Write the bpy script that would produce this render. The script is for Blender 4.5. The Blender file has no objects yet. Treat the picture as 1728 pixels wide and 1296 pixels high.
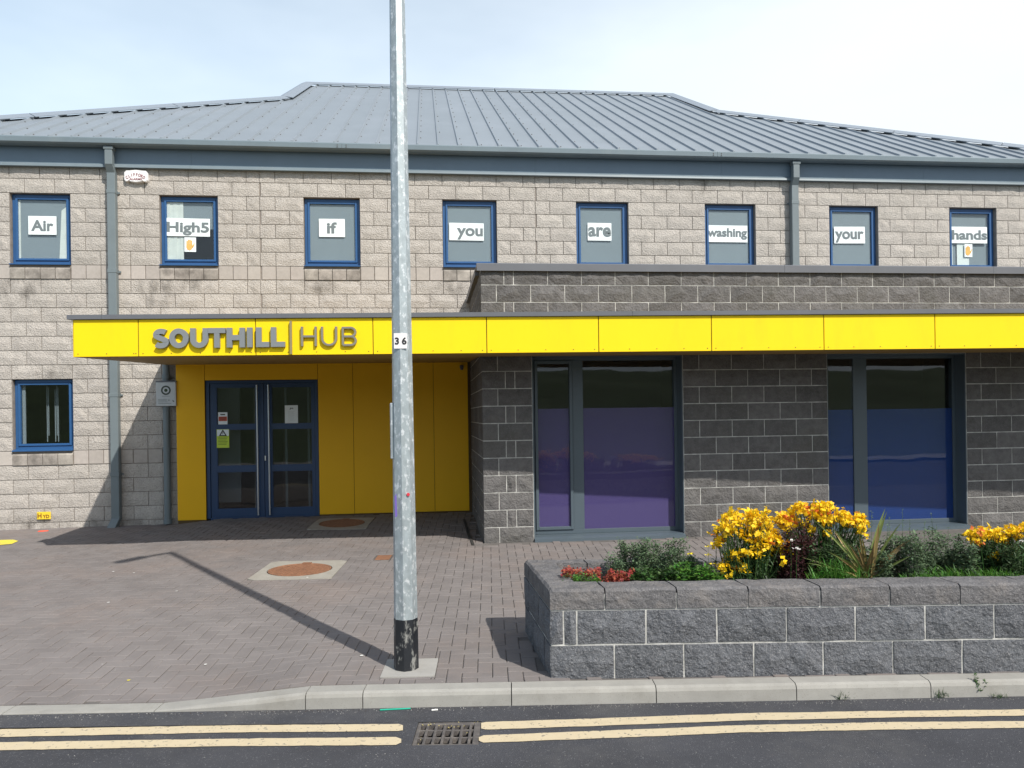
import bpy, bmesh, math, random
from mathutils import Vector, Matrix
random.seed(7)
R = random.Random(11)
sc = bpy.context.scene
col = sc.collection

# ------------------------------------------------------------------ camera
AB = 0.1063                      # angle between the road and the building
CA, SA = math.cos(AB), math.sin(AB)
CX, CY, CZ = 6.495, -12.821, 1.70
FPX, PX0, PY0, ROLL = 1300.0, 864.0, 700.0, -0.014
cam_d = bpy.data.cameras.new("camera"); cam = bpy.data.objects.new("camera", cam_d); col.objects.link(cam)
cam_d.sensor_width = 36.0; cam_d.lens = 36.0*FPX/1728.0
cam_d.shift_y = (PY0-648.0)/1728.0
cam_d.clip_start = 0.05; cam_d.clip_end = 2000
cam.matrix_world = (Matrix.Translation((CX, CY, CZ)) @ Matrix.Rotation(-AB, 4, 'Z') @
                    Matrix.Rotation(math.pi/2, 4, 'X') @ Matrix.Rotation(ROLL, 4, 'Z'))
sc.camera = cam
# ------------------------------------------------------------------ light
SUN = Vector((-0.516, 0.819, -1.0)).normalized()
w = bpy.data.worlds.new("World"); sc.world = w; w.use_nodes = True
nt = w.node_tree; nt.nodes.clear()
def N(t, ty, **k):
    n = t.nodes.new(ty)
    for a, b in k.items(): setattr(n, a, b)
    return n
sky = N(nt, 'ShaderNodeTexSky', sky_type='NISHITA', sun_disc=False)
sky.sun_elevation = math.asin(-SUN.z); sky.sun_rotation = math.atan2(-SUN.x, -SUN.y)
sky.dust_density = 2.0; sky.air_density = 1.0
tc = N(nt, 'ShaderNodeTexCoord'); mp = N(nt, 'ShaderNodeMapping'); mp.inputs['Scale'].default_value = (1.0, 1.0, 2.6)
nz = N(nt, 'ShaderNodeTexNoise'); nz.inputs['Scale'].default_value = 1.3; nz.inputs['Detail'].default_value = 5; nz.inputs['Roughness'].default_value = 0.55
rp = N(nt, 'ShaderNodeValToRGB'); rp.color_ramp.elements[0].position = 0.30; rp.color_ramp.elements[1].position = 0.72
rp.color_ramp.elements[0].color = (0.34, 0.34, 0.34, 1); rp.color_ramp.elements[1].color = (0.72, 0.72, 0.72, 1)
mx = N(nt, 'ShaderNodeMix', data_type='RGBA')
hz_ = N(nt, 'ShaderNodeMix', data_type='RGBA'); hz_.inputs['A'].default_value = (5.9, 7.5, 9.1, 1); hz_.inputs['B'].default_value = (8.1, 8.75, 9.3, 1)
bg = N(nt, 'ShaderNodeBackground'); bg.inputs['Strength'].default_value = 0.10
wo = N(nt, 'ShaderNodeOutputWorld')
L = nt.links.new
L(tc.outputs['Generated'], mp.inputs['Vector']); L(mp.outputs['Vector'], nz.inputs['Vector'])
L(nz.outputs['Fac'], rp.inputs['Fac'])
sx_ = N(nt, 'ShaderNodeSeparateXYZ'); L(tc.outputs['Generated'], sx_.inputs[0])
el = N(nt, 'ShaderNodeMapRange'); L(sx_.outputs['Z'], el.inputs['Value']); el.inputs['From Min'].default_value = 0.30; el.inputs['From Max'].default_value = 0.75
el.inputs['To Min'].default_value = 0.60; el.inputs['To Max'].default_value = -0.30
xg = N(nt, 'ShaderNodeMath', operation='MULTIPLY_ADD'); L(sx_.outputs['X'], xg.inputs[0]); xg.inputs[1].default_value = 0.22; L(el.outputs['Result'], xg.inputs[2])
fm = N(nt, 'ShaderNodeMath', operation='ADD', use_clamp=True); L(rp.outputs['Color'], fm.inputs[0]); L(xg.outputs[0], fm.inputs[1])
L(fm.outputs[0], mx.inputs['Factor']); hs_ = N(nt, 'ShaderNodeMath', operation='MULTIPLY_ADD', use_clamp=True); L(sx_.outputs['X'], hs_.inputs[0]); hs_.inputs[1].default_value = 0.75; L(nz.outputs['Fac'], hs_.inputs[2]); L(hs_.outputs[0], hz_.inputs['Factor']); L(hz_.outputs['Result'], mx.inputs['B'])
L(sky.outputs['Color'], mx.inputs['A']); L(mx.outputs['Result'], bg.inputs['Color']); L(bg.outputs['Background'], wo.inputs['Surface'])
sun_d = bpy.data.lights.new("sun", 'SUN'); sun_d.energy = 4.0; sun_d.angle = math.radians(0.6); sun_d.color = (1.0, 0.955, 0.88)
sun = bpy.data.objects.new("sun", sun_d); col.objects.link(sun)
sun.rotation_euler = SUN.to_track_quat('-Z', 'Y').to_euler(); sun.location = (10, -20, 25)
sc.view_settings.view_transform = 'Standard'; sc.view_settings.look = 'None'
sc.view_settings.exposure = 0.30; sc.view_settings.gamma = 1.0; sc.view_settings.use_curve_mapping = False
sc.render.engine = 'CYCLES'

# ------------------------------------------------------------------ survey helpers (building frame: X along wall, Y into it)
def W(x, d, z=0.0):              # metres right of / in front of the viewing point -> world
    return Vector((CX + x*CA + d*SA, CY - x*SA + d*CA, z))
def ray(px, py):
    du, dv = px-PX0, py-PY0; c, s = math.cos(ROLL), math.sin(ROLL)
    u = c*du + s*dv; v = -s*du + c*dv
    x, y = u/FPX, 1.0
    return Vector((x*CA + y*SA, -x*SA + y*CA, -v/FPX))
CAMP = Vector((CX, CY, CZ))
def onY(px, py, Y):              # survey a point lying on the facade plane Y
    r = ray(px, py); t = (Y-CY)/r.y; p = CAMP + r*t
    return p.x, p.z
def onG(px, py, z=0.0):          # survey a point lying on the ground
    r = ray(px, py); t = (z-CZ)/r.z; return CAMP + r*t
def inv(p):                      # world -> (x, d)
    dx, dy = p.x-CX, p.y-CY
    return dx*CA - dy*SA, dx*SA + dy*CA
def sst(a, b, v):
    t = max(0.0, min(1.0, (v-a)/(b-a))); return t*t*(3-2*t)
def H(X, Y):                     # ground height
    x, d = inv(Vector((X, Y, 0)))
    z = 0.03*sst(-5, -0.5, Y)*sst(-1, 1.5, X)
    z += 0.085*sst(-2.6, -0.5, Y)*sst(2.3, 3.3, X)
    z += 0.035*sst(-4.6, -3.0, Y)*sst(6.0, 7.0, X)*(1-sst(-2.6, -2.0, Y))
    z -= 0.09*(1-sst(4.9, 6.6, d))*(1-sst(-2.15, -1.25, x))
    return z

# ------------------------------------------------------------------ materials
MATS = {}
def mat(name, base, rough=0.6, metal=0.0, var=0.0, vscale=3.0, bump=0.0, bscale=40.0, bdist=0.01, tint=0.0, spec=0.5,
        dirt=None, dirt_scale=1.0, dirt_lo=0.5, dirt_hi=0.75, stretch=(1, 1, 1), detail=4, fleck=None, fleck_scale=90, fleck_at=0.66, coat=0.0, transl=0.0, soft=False, stains=None):
    m = bpy.data.materials.new(name); m.use_nodes = True; t = m.node_tree; t.nodes.clear(); LK = t.links.new
    out = N(t, 'ShaderNodeOutputMaterial'); b = N(t, 'ShaderNodeBsdfPrincipled')
    LK(b.outputs[0], out.inputs[0])
    b.inputs['Roughness'].default_value = rough; b.inputs['Metallic'].default_value = metal
    b.inputs['Specular IOR Level'].default_value = spec; b.inputs['Coat Weight'].default_value = coat
    geo = N(t, 'ShaderNodeNewGeometry'); mpn = N(t, 'ShaderNodeMapping'); LK(geo.outputs['Position'], mpn.inputs['Vector'])
    mpn.inputs['Scale'].default_value = stretch
    cur = None
    rgb = N(t, 'ShaderNodeRGB'); rgb.outputs[0].default_value = (*base, 1); cur = rgb.outputs[0]
    def scale_by(fac_out, lo, hi):
        nonlocal cur
        mr = N(t, 'ShaderNodeMapRange'); LK(fac_out, mr.inputs['Value']); mr.inputs['To Min'].default_value = lo; mr.inputs['To Max'].default_value = hi
        vm = N(t, 'ShaderNodeVectorMath', operation='SCALE'); LK(cur, vm.inputs[0]); LK(mr.outputs['Result'], vm.inputs['Scale']); cur = vm.outputs['Vector']
    if var:
        n1 = N(t, 'ShaderNodeTexNoise'); n1.inputs['Scale'].default_value = vscale; n1.inputs['Detail'].default_value = detail; n1.inputs['Roughness'].default_value = 0.65
        LK(mpn.outputs[0], n1.inputs['Vector'])
        mr0 = N(t, 'ShaderNodeMapRange'); LK(n1.outputs['Fac'], mr0.inputs['Value']); mr0.inputs['From Min'].default_value = 0.3; mr0.inputs['From Max'].default_value = 0.7
        scale_by(mr0.outputs['Result'], 1-var, 1+var)
    if tint:
        at = N(t, 'ShaderNodeAttribute', attribute_name='tint'); oi = N(t, 'ShaderNodeObjectInfo')
        ad = N(t, 'ShaderNodeMath', operation='ADD'); LK(at.outputs['Fac'], ad.inputs[0]); LK(oi.outputs['Random'], ad.inputs[1])
        fr = N(t, 'ShaderNodeMath', operation='FRACT'); LK(ad.outputs[0], fr.inputs[0])
        scale_by(fr.outputs[0], 1-tint, 1+tint)
        # small hue drift as well
        f2 = N(t, 'ShaderNodeMath', operation='MULTIPLY'); LK(fr.outputs[0], f2.inputs[0]); f2.inputs[1].default_value = 7.13
        f3 = N(t, 'ShaderNodeMath', operation='FRACT'); LK(f2.outputs[0], f3.inputs[0])
        mrh = N(t, 'ShaderNodeMapRange'); LK(f3.outputs[0], mrh.inputs['Value']); mrh.inputs['To Min'].default_value = 0.5-tint*0.05; mrh.inputs['To Max'].default_value = 0.5+tint*0.05
        hs = N(t, 'ShaderNodeHueSaturation'); LK(cur, hs.inputs['Color']); LK(mrh.outputs['Result'], hs.inputs['Hue']); cur = hs.outputs['Color']
    if dirt:
        nd = N(t, 'ShaderNodeTexNoise'); nd.inputs['Scale'].default_value = dirt_scale; nd.inputs['Detail'].default_value = 6; nd.inputs['Roughness'].default_value = 0.7
        LK(mpn.outputs[0], nd.inputs['Vector'])
        mr = N(t, 'ShaderNodeMapRange'); LK(nd.outputs['Fac'], mr.inputs['Value']); mr.inputs['From Min'].default_value = dirt_lo; mr.inputs['From Max'].default_value = dirt_hi
        mr.inputs['To Max'].default_value = dirt[3]
        mc = N(t, 'ShaderNodeMix', data_type='RGBA'); LK(mr.outputs['Result'], mc.inputs['Factor']); LK(cur, mc.inputs['A']); mc.inputs['B'].default_value = (*dirt[:3], 1); cur = mc.outputs['Result']
    if fleck:
        nf = N(t, 'ShaderNodeTexNoise'); nf.inputs['Scale'].default_value = fleck_scale; nf.inputs['Detail'].default_value = 2
        LK(mpn.outputs[0], nf.inputs['Vector'])
        mr = N(t, 'ShaderNodeMapRange'); LK(nf.outputs['Fac'], mr.inputs['Value']); mr.inputs['From Min'].default_value = fleck_at; mr.inputs['From Max'].default_value = fleck_at+0.05
        mr.inputs['To Max'].default_value = fleck[3]
        mc = N(t, 'ShaderNodeMix', data_type='RGBA'); LK(mr.outputs['Result'], mc.inputs['Factor']); LK(cur, mc.inputs['A']); mc.inputs['B'].default_value = (*fleck[:3], 1); cur = mc.outputs['Result']
    if stains:                   # weathered run-off patches with ragged edges, at fixed places on the wall
        sp = N(t, 'ShaderNodeSeparateXYZ'); LK(geo.outputs['Position'], sp.inputs[0]); acc = None
        def mth(op, a, bb, cl=False):
            m_ = N(t, 'ShaderNodeMath', operation=op, use_clamp=cl)
            for i_, q_ in enumerate((a, bb)):
                if isinstance(q_, (int, float)): m_.inputs[i_].default_value = q_
                elif q_ is not None: LK(q_, m_.inputs[i_])
            return m_.outputs[0]
        for (x_, z_, rx_, rz_) in stains:
            dx_ = mth('MULTIPLY', mth('SUBTRACT', sp.outputs['X'], x_), 1/rx_); dz_ = mth('MULTIPLY', mth('SUBTRACT', sp.outputs['Z'], z_), 1/rz_)
            d_ = mth('SUBTRACT', 1.15, mth('ADD', mth('MULTIPLY', dx_, dx_), mth('MULTIPLY', dz_, dz_)), True)
            acc = d_ if acc is None else mth('MAXIMUM', acc, d_)
        ns_ = N(t, 'ShaderNodeTexNoise'); ns_.inputs['Scale'].default_value = 7; ns_.inputs['Detail'].default_value = 6; LK(mpn.outputs[0], ns_.inputs['Vector'])
        mr = N(t, 'ShaderNodeMapRange'); LK(ns_.outputs['Fac'], mr.inputs['Value']); mr.inputs['From Min'].default_value = 0.38; mr.inputs['From Max'].default_value = 0.68
        ff = mth('MULTIPLY', mth('MULTIPLY', acc, mr.outputs['Result']), 0.6, True)
        mc = N(t, 'ShaderNodeMix', data_type='RGBA'); LK(ff, mc.inputs['Factor']); LK(cur, mc.inputs['A']); mc.inputs['B'].default_value = (0.075, 0.065, 0.055, 1); cur = mc.outputs['Result']
    LK(cur, b.inputs['Base Color'])
    if bump:
        nb = N(t, 'ShaderNodeTexNoise'); nb.inputs['Scale'].default_value = bscale; nb.inputs['Detail'].default_value = 5; nb.inputs['Roughness'].default_value = 0.6
        LK(geo.outputs['Position'], nb.inputs['Vector'])
        bp = N(t, 'ShaderNodeBump'); bp.inputs['Strength'].default_value = bump; bp.inputs['Distance'].default_value = bdist
        LK(nb.outputs['Fac'], bp.inputs['Height']); LK(bp.outputs[0], b.inputs['Normal'])
    if transl:
        tr = N(t, 'ShaderNodeBsdfTranslucent'); LK(cur, tr.inputs['Color']); ms = N(t, 'ShaderNodeMixShader'); ms.inputs[0].default_value = transl
        LK(b.outputs[0], ms.inputs[1]); LK(tr.outputs[0], ms.inputs[2]); LK(ms.outputs[0], out.inputs[0])
    MATS[name] = m; return m
def glass(name, tint, boost=1.0):
    m = bpy.data.materials.new(name); m.use_nodes = True; t = m.node_tree; t.nodes.clear(); LK = t.links.new
    out = N(t, 'ShaderNodeOutputMaterial'); tr = N(t, 'ShaderNodeBsdfTransparent'); tr.inputs[0].default_value = (*tint, 1)
    gl = N(t, 'ShaderNodeBsdfGlossy'); gl.inputs['Roughness'].default_value = 0.01
    lw = N(t, 'ShaderNodeLayerWeight'); lw.inputs['Blend'].default_value = 0.5
    pw = N(t, 'ShaderNodeMath', operation='POWER'); LK(lw.outputs['Facing'], pw.inputs[0]); pw.inputs[1].default_value = 5.0
    mu = N(t, 'ShaderNodeMath', operation='MULTIPLY_ADD'); LK(pw.outputs[0], mu.inputs[0]); mu.inputs[1].default_value = 0.95; mu.inputs[2].default_value = 0.045*boost; mu.use_clamp = True
    tcw = N(t, 'ShaderNodeNewGeometry'); nn = N(t, 'ShaderNodeTexNoise'); nn.inputs['Scale'].default_value = 1.1; LK(tcw.outputs['Position'], nn.inputs['Vector'])
    bp = N(t, 'ShaderNodeBump'); bp.inputs['Strength'].default_value = 0.12; bp.inputs['Distance'].default_value = 0.02; LK(nn.outputs['Fac'], bp.inputs['Height']); LK(bp.outputs[0], gl.inputs['Normal'])
    ms = N(t, 'ShaderNodeMixShader'); LK(mu.outputs[0], ms.inputs[0]); LK(tr.outputs[0], ms.inputs[1]); LK(gl.outputs[0], ms.inputs[2]); LK(ms.outputs[0], out.inputs[0])
    MATS[name] = m; return m

mat('block_light', (0.485, 0.448, 0.408), 0.92, var=0.08, vscale=9, bump=0.85, bscale=52, bdist=0.026, tint=0.045, stains=[(0.15, 3.80, 0.42, 0.34), (2.20, 3.80, 0.30, 0.36), (2.75, 3.86, 0.3, 0.12), (4.75, 3.84, 0.35, 0.16), (6.9, 3.84, 0.3, 0.14), (0.75, 2.46, 0.5, 0.14), (1.4, 0.02, 1.6, 0.14), (-0.4, 0.08, 1.3, 0.18), (11.2, 5.6, 0.25, 0.2), (9.6, 3.7, 3.0, 0.12)], spec=0.15,
    dirt=(0.20, 0.18, 0.16, 0.35), dirt_scale=1.1, dirt_lo=0.52, dirt_hi=0.8, stretch=(1, 1, 0.55), fleck=(0.27, 0.24, 0.21, 0.45), fleck_scale=75, fleck_at=0.57)
mat('block_smooth', (0.43, 0.39, 0.355), 0.9, var=0.08, vscale=14, bump=0.2, bscale=120, bdist=0.004, tint=0.10, spec=0.15,
    dirt=(0.22, 0.19, 0.16, 0.4), dirt_scale=1.7, dirt_lo=0.5, dirt_hi=0.8)
mat('block_sill', (0.36, 0.325, 0.29), 0.9, var=0.2, vscale=10, bump=0.3, bscale=90, bdist=0.005, tint=0.15, spec=0.15,
    dirt=(0.09, 0.08, 0.072, 0.75), dirt_scale=4, dirt_lo=0.42, dirt_hi=0.68)
mat('mortar_dark', (0.25, 0.22, 0.195), 0.95, var=0.2, vscale=8, bump=0.3, bscale=80)
mat('block_dark', (0.136, 0.130, 0.127), 0.9, var=0.22, vscale=12, bump=0.9, bscale=34, bdist=0.025, tint=0.16, spec=0.2,
    dirt=(0.10, 0.095, 0.075, 0.5), dirt_scale=1.3, dirt_lo=0.5, dirt_hi=0.75, fleck=(0.19, 0.19, 0.19, 0.6), fleck_scale=85, fleck_at=0.60)
mat('block_planter', (0.125, 0.130, 0.142), 0.9, var=0.25, vscale=16, bump=1.0, bscale=30, bdist=0.03, tint=0.10, spec=0.2,
    fleck=(0.24, 0.24, 0.25, 0.75), fleck_scale=120, fleck_at=0.57, detail=6)
mat('block_cap', (0.142, 0.138, 0.142), 0.92, var=0.25, vscale=10, bump=0.9, bscale=34, bdist=0.02, tint=0.10, spec=0.2,
    dirt=(0.20, 0.175, 0.155, 0.55), dirt_scale=5, dirt_lo=0.5, dirt_hi=0.7, fleck=(0.25, 0.24, 0.24, 0.6), fleck_scale=110, fleck_at=0.58)
mat('mortar_white', (0.47, 0.46, 0.435), 0.95, var=0.3, vscale=14, bump=0.4, bscale=60)
mat('mortar_grey', (0.50, 0.49, 0.46), 0.95, var=0.35, vscale=9, bump=0.4, bscale=60)
mat('concrete', (0.33, 0.32, 0.30), 0.9, var=0.13, vscale=7, bump=0.25, bscale=150, bdist=0.003, dirt=(0.25, 0.235, 0.2, 0.5), dirt_scale=3.5, dirt_lo=0.52, dirt_hi=0.75, fleck=(0.30, 0.28, 0.25, 0.5), fleck_scale=140)
mat('kerb', (0.315, 0.305, 0.28), 0.88, var=0.10, vscale=6, bump=0.25, bscale=120, bdist=0.003, tint=0.06,
    dirt=(0.20, 0.185, 0.155, 0.55), dirt_scale=2.6, dirt_lo=0.53, dirt_hi=0.74, fleck=(0.22, 0.2, 0.18, 0.5), fleck_scale=130, fleck_at=0.63)
mat('paver', (0.190, 0.172, 0.166), 0.92, var=0.12, vscale=2.2, bump=0.35, bscale=150, bdist=0.003, tint=0.045, spec=0.2,
    dirt=(0.24, 0.19, 0.165, 0.5), dirt_scale=0.7, dirt_lo=0.48, dirt_hi=0.7, fleck=(0.32, 0.31, 0.29, 0.7), fleck_scale=26, fleck_at=0.735)
mat('joint_sand', (0.125, 0.115, 0.108), 0.95, var=0.2, vscale=6)
mat('asphalt', (0.062, 0.063, 0.071), 0.88, var=0.18, vscale=1.6, bump=0.9, bscale=150, bdist=0.010, spec=0.3,
    dirt=(0.115, 0.112, 0.11, 0.7), dirt_scale=1.1, dirt_lo=0.5, dirt_hi=0.75, fleck=(0.17, 0.17, 0.175, 0.8), fleck_scale=105, fleck_at=0.64)
mat('line_paint', (0.54, 0.45, 0.30), 0.8, var=0.08, vscale=9, bump=0.3, bscale=130, bdist=0.003, dirt=(0.40, 0.34, 0.26, 0.5), dirt_scale=9, dirt_lo=0.52, dirt_hi=0.72, fleck=(0.20, 0.18, 0.15, 0.85), fleck_scale=48, fleck_at=0.635)
mat('roof_metal', (0.22, 0.25, 0.278), 0.45, var=0.035, vscale=1.5, spec=0.5, tint=0.03, dirt=(0.28, 0.31, 0.35, 0.5), dirt_scale=0.6)
mat('roof_cap', (0.235, 0.27, 0.31), 0.4, spec=0.5)
mat('gutter', (0.165, 0.21, 0.238), 0.45, var=0.06, vscale=2, dirt=(0.26, 0.28, 0.27, 0.4), dirt_scale=3, dirt_lo=0.55, dirt_hi=0.8)
mat('eaves_fascia', (0.13, 0.185, 0.245), 0.5, var=0.05, vscale=2)
mat('pipe_metal', (0.155, 0.187, 0.20), 0.5, var=0.06, vscale=3)
mat('coping', (0.125, 0.13, 0.145), 0.45, var=0.07, vscale=2)
mat('blue_frame', (0.024, 0.092, 0.235), 0.4, var=0.05, vscale=4)
mat('door_blue', (0.014, 0.045, 0.12), 0.4, var=0.05, vscale=4)
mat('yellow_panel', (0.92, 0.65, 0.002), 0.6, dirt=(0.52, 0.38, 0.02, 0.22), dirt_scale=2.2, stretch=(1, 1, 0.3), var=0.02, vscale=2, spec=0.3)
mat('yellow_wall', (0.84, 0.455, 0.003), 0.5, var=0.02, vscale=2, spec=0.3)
mat('panel_gap', (0.10, 0.06, 0.02), 0.8)
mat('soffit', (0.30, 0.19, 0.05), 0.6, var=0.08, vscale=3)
mat('letter_grey', (0.20, 0.215, 0.225), 0.45)
mat('letter_bronze', (0.27, 0.22, 0.11), 0.5)
mat('grey_frame', (0.075, 0.10, 0.12), 0.42, var=0.04, vscale=3)
mat('film_purple', (0.10, 0.068, 0.22), 0.6)
mat('film_blue', (0.002, 0.042, 0.22), 0.6)
mat('room', (0.16, 0.15, 0.14), 0.9)
mat('grey_backing', (0.205, 0.24, 0.262), 0.8, var=0.04, vscale=1.5)  # flat grey imitating reflected sky in upper panes; also lobby screen, lower-window strips
mat('curtain', (0.62, 0.64, 0.60), 0.9, var=0.08, vscale=8)
mat('white_wood', (0.72, 0.74, 0.70), 0.6)
mat('paper', (0.80, 0.86, 0.87), 0.8)
mat('paper_ink', (0.16, 0.19, 0.20), 0.8)
mat('hand_ink', (0.70, 0.42, 0.12), 0.8)
mat('galv', (0.34, 0.385, 0.405), 0.45, metal=0.35, var=0.18, vscale=22, bump=0.2, bscale=90, bdist=0.002, dirt=(0.66, 0.69, 0.71, 0.85), dirt_scale=34, dirt_lo=0.53, dirt_hi=0.62, stretch=(1, 1, 0.6), detail=6)
mat('black_paint', (0.012, 0.014, 0.018), 0.45, var=0.3, vscale=10, dirt=(0.30, 0.30, 0.28, 0.8), dirt_scale=16, dirt_lo=0.55, dirt_hi=0.64, stretch=(1, 1, 0.5))
mat('steel', (0.55, 0.56, 0.58), 0.3, metal=0.8)
mat('iron_rust', (0.24, 0.115, 0.062), 0.9, var=0.3, vscale=30, bump=0.5, bscale=110, bdist=0.004, dirt=(0.13, 0.065, 0.04, 0.7), dirt_scale=9)
mat('iron_dark', (0.10, 0.09, 0.085), 0.75, var=0.3, vscale=20, bump=0.3, bscale=90, dirt=(0.19, 0.165, 0.14, 0.6), dirt_scale=10)
mat('slab', (0.32, 0.30, 0.26), 0.92, var=0.1, vscale=8, bump=0.2, bscale=120, dirt=(0.24, 0.2, 0.16, 0.5), dirt_scale=6)
mat('pit', (0.03, 0.028, 0.026), 0.95, var=0.4, vscale=20)
mat('soil', (0.055, 0.04, 0.03), 0.98, var=0.4, vscale=15, bump=1.0, bscale=40, bdist=0.03)
mat('white_plastic', (0.78, 0.76, 0.76), 0.45)
mat('red_ink', (0.22, 0.04, 0.055), 0.6)
mat('hyd_yellow', (0.80, 0.58, 0.03), 0.6)
mat('hyd_ink', (0.22, 0.06, 0.01), 0.6)
mat('black_ink', (0.02, 0.02, 0.022), 0.6)
mat('grey_plate', (0.52, 0.54, 0.54), 0.4, var=0.06, vscale=10)
mat('green_ink', (0.05, 0.065, 0.05), 0.6)
mat('lime', (0.55, 0.70, 0.06), 0.6)
mat('notice_red', (0.55, 0.10, 0.05), 0.6)
mat('red_scrap', (0.75, 0.09, 0.04), 0.5)
mat('yellow_mark', (0.75, 0.62, 0.05), 0.8, dirt=(0.3, 0.27, 0.2, 0.6), dirt_scale=12)
mat('green_scrap', (0.01, 0.36, 0.24), 0.5)
mat('white_scrap', (0.75, 0.74, 0.7), 0.7)
mat('purple_spray', (0.18, 0.12, 0.45), 0.6); mat('red_spray', (0.6, 0.03, 0.05), 0.6)
mat('leaf_green', (0.045, 0.105, 0.022), 0.6, tint=0.45, transl=0.25)
mat('leaf_bright', (0.07, 0.19, 0.022), 0.55, tint=0.4, transl=0.3)
mat('leaf_grey', (0.095, 0.15, 0.075), 0.7, tint=0.4, transl=0.2)
mat('leaf_dark', (0.04, 0.08, 0.028), 0.6, tint=0.5, transl=0.2)
mat('leaf_wine', (0.045, 0.012, 0.014), 0.6, tint=0.5, transl=0.2)
mat('leaf_bronze', (0.20, 0.145, 0.055), 0.5, tint=0.4, transl=0.2)
mat('leaf_olive', (0.16, 0.20, 0.055), 0.5, tint=0.3, transl=0.25)
mat('leaf_straw', (0.42, 0.33, 0.14), 0.6, tint=0.3, transl=0.2)
mat('petal_yellow', (0.92, 0.62, 0.008), 0.6, tint=0.10, transl=0.25, var=0.18, vscale=60)
mat('petal_lemon', (0.90, 0.72, 0.03), 0.6, transl=0.2)
mat('petal_orange', (0.72, 0.20, 0.02), 0.6, tint=0.2, transl=0.2)
mat('petal_red', (0.33, 0.065, 0.04), 0.6, tint=0.35, transl=0.2, var=0.3, vscale=60)
mat('petal_white', (0.80, 0.78, 0.74), 0.6, transl=0.2)
mat('grass_far', (0.055, 0.085, 0.028), 0.95, var=0.3, vscale=0.6, bump=0.6, bscale=5, bdist=0.1)
glass('glass_clear', (0.95, 0.975, 0.98), 0.9)
glass('glass_dark', (0.88, 0.90, 0.91), 0.75)

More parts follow.
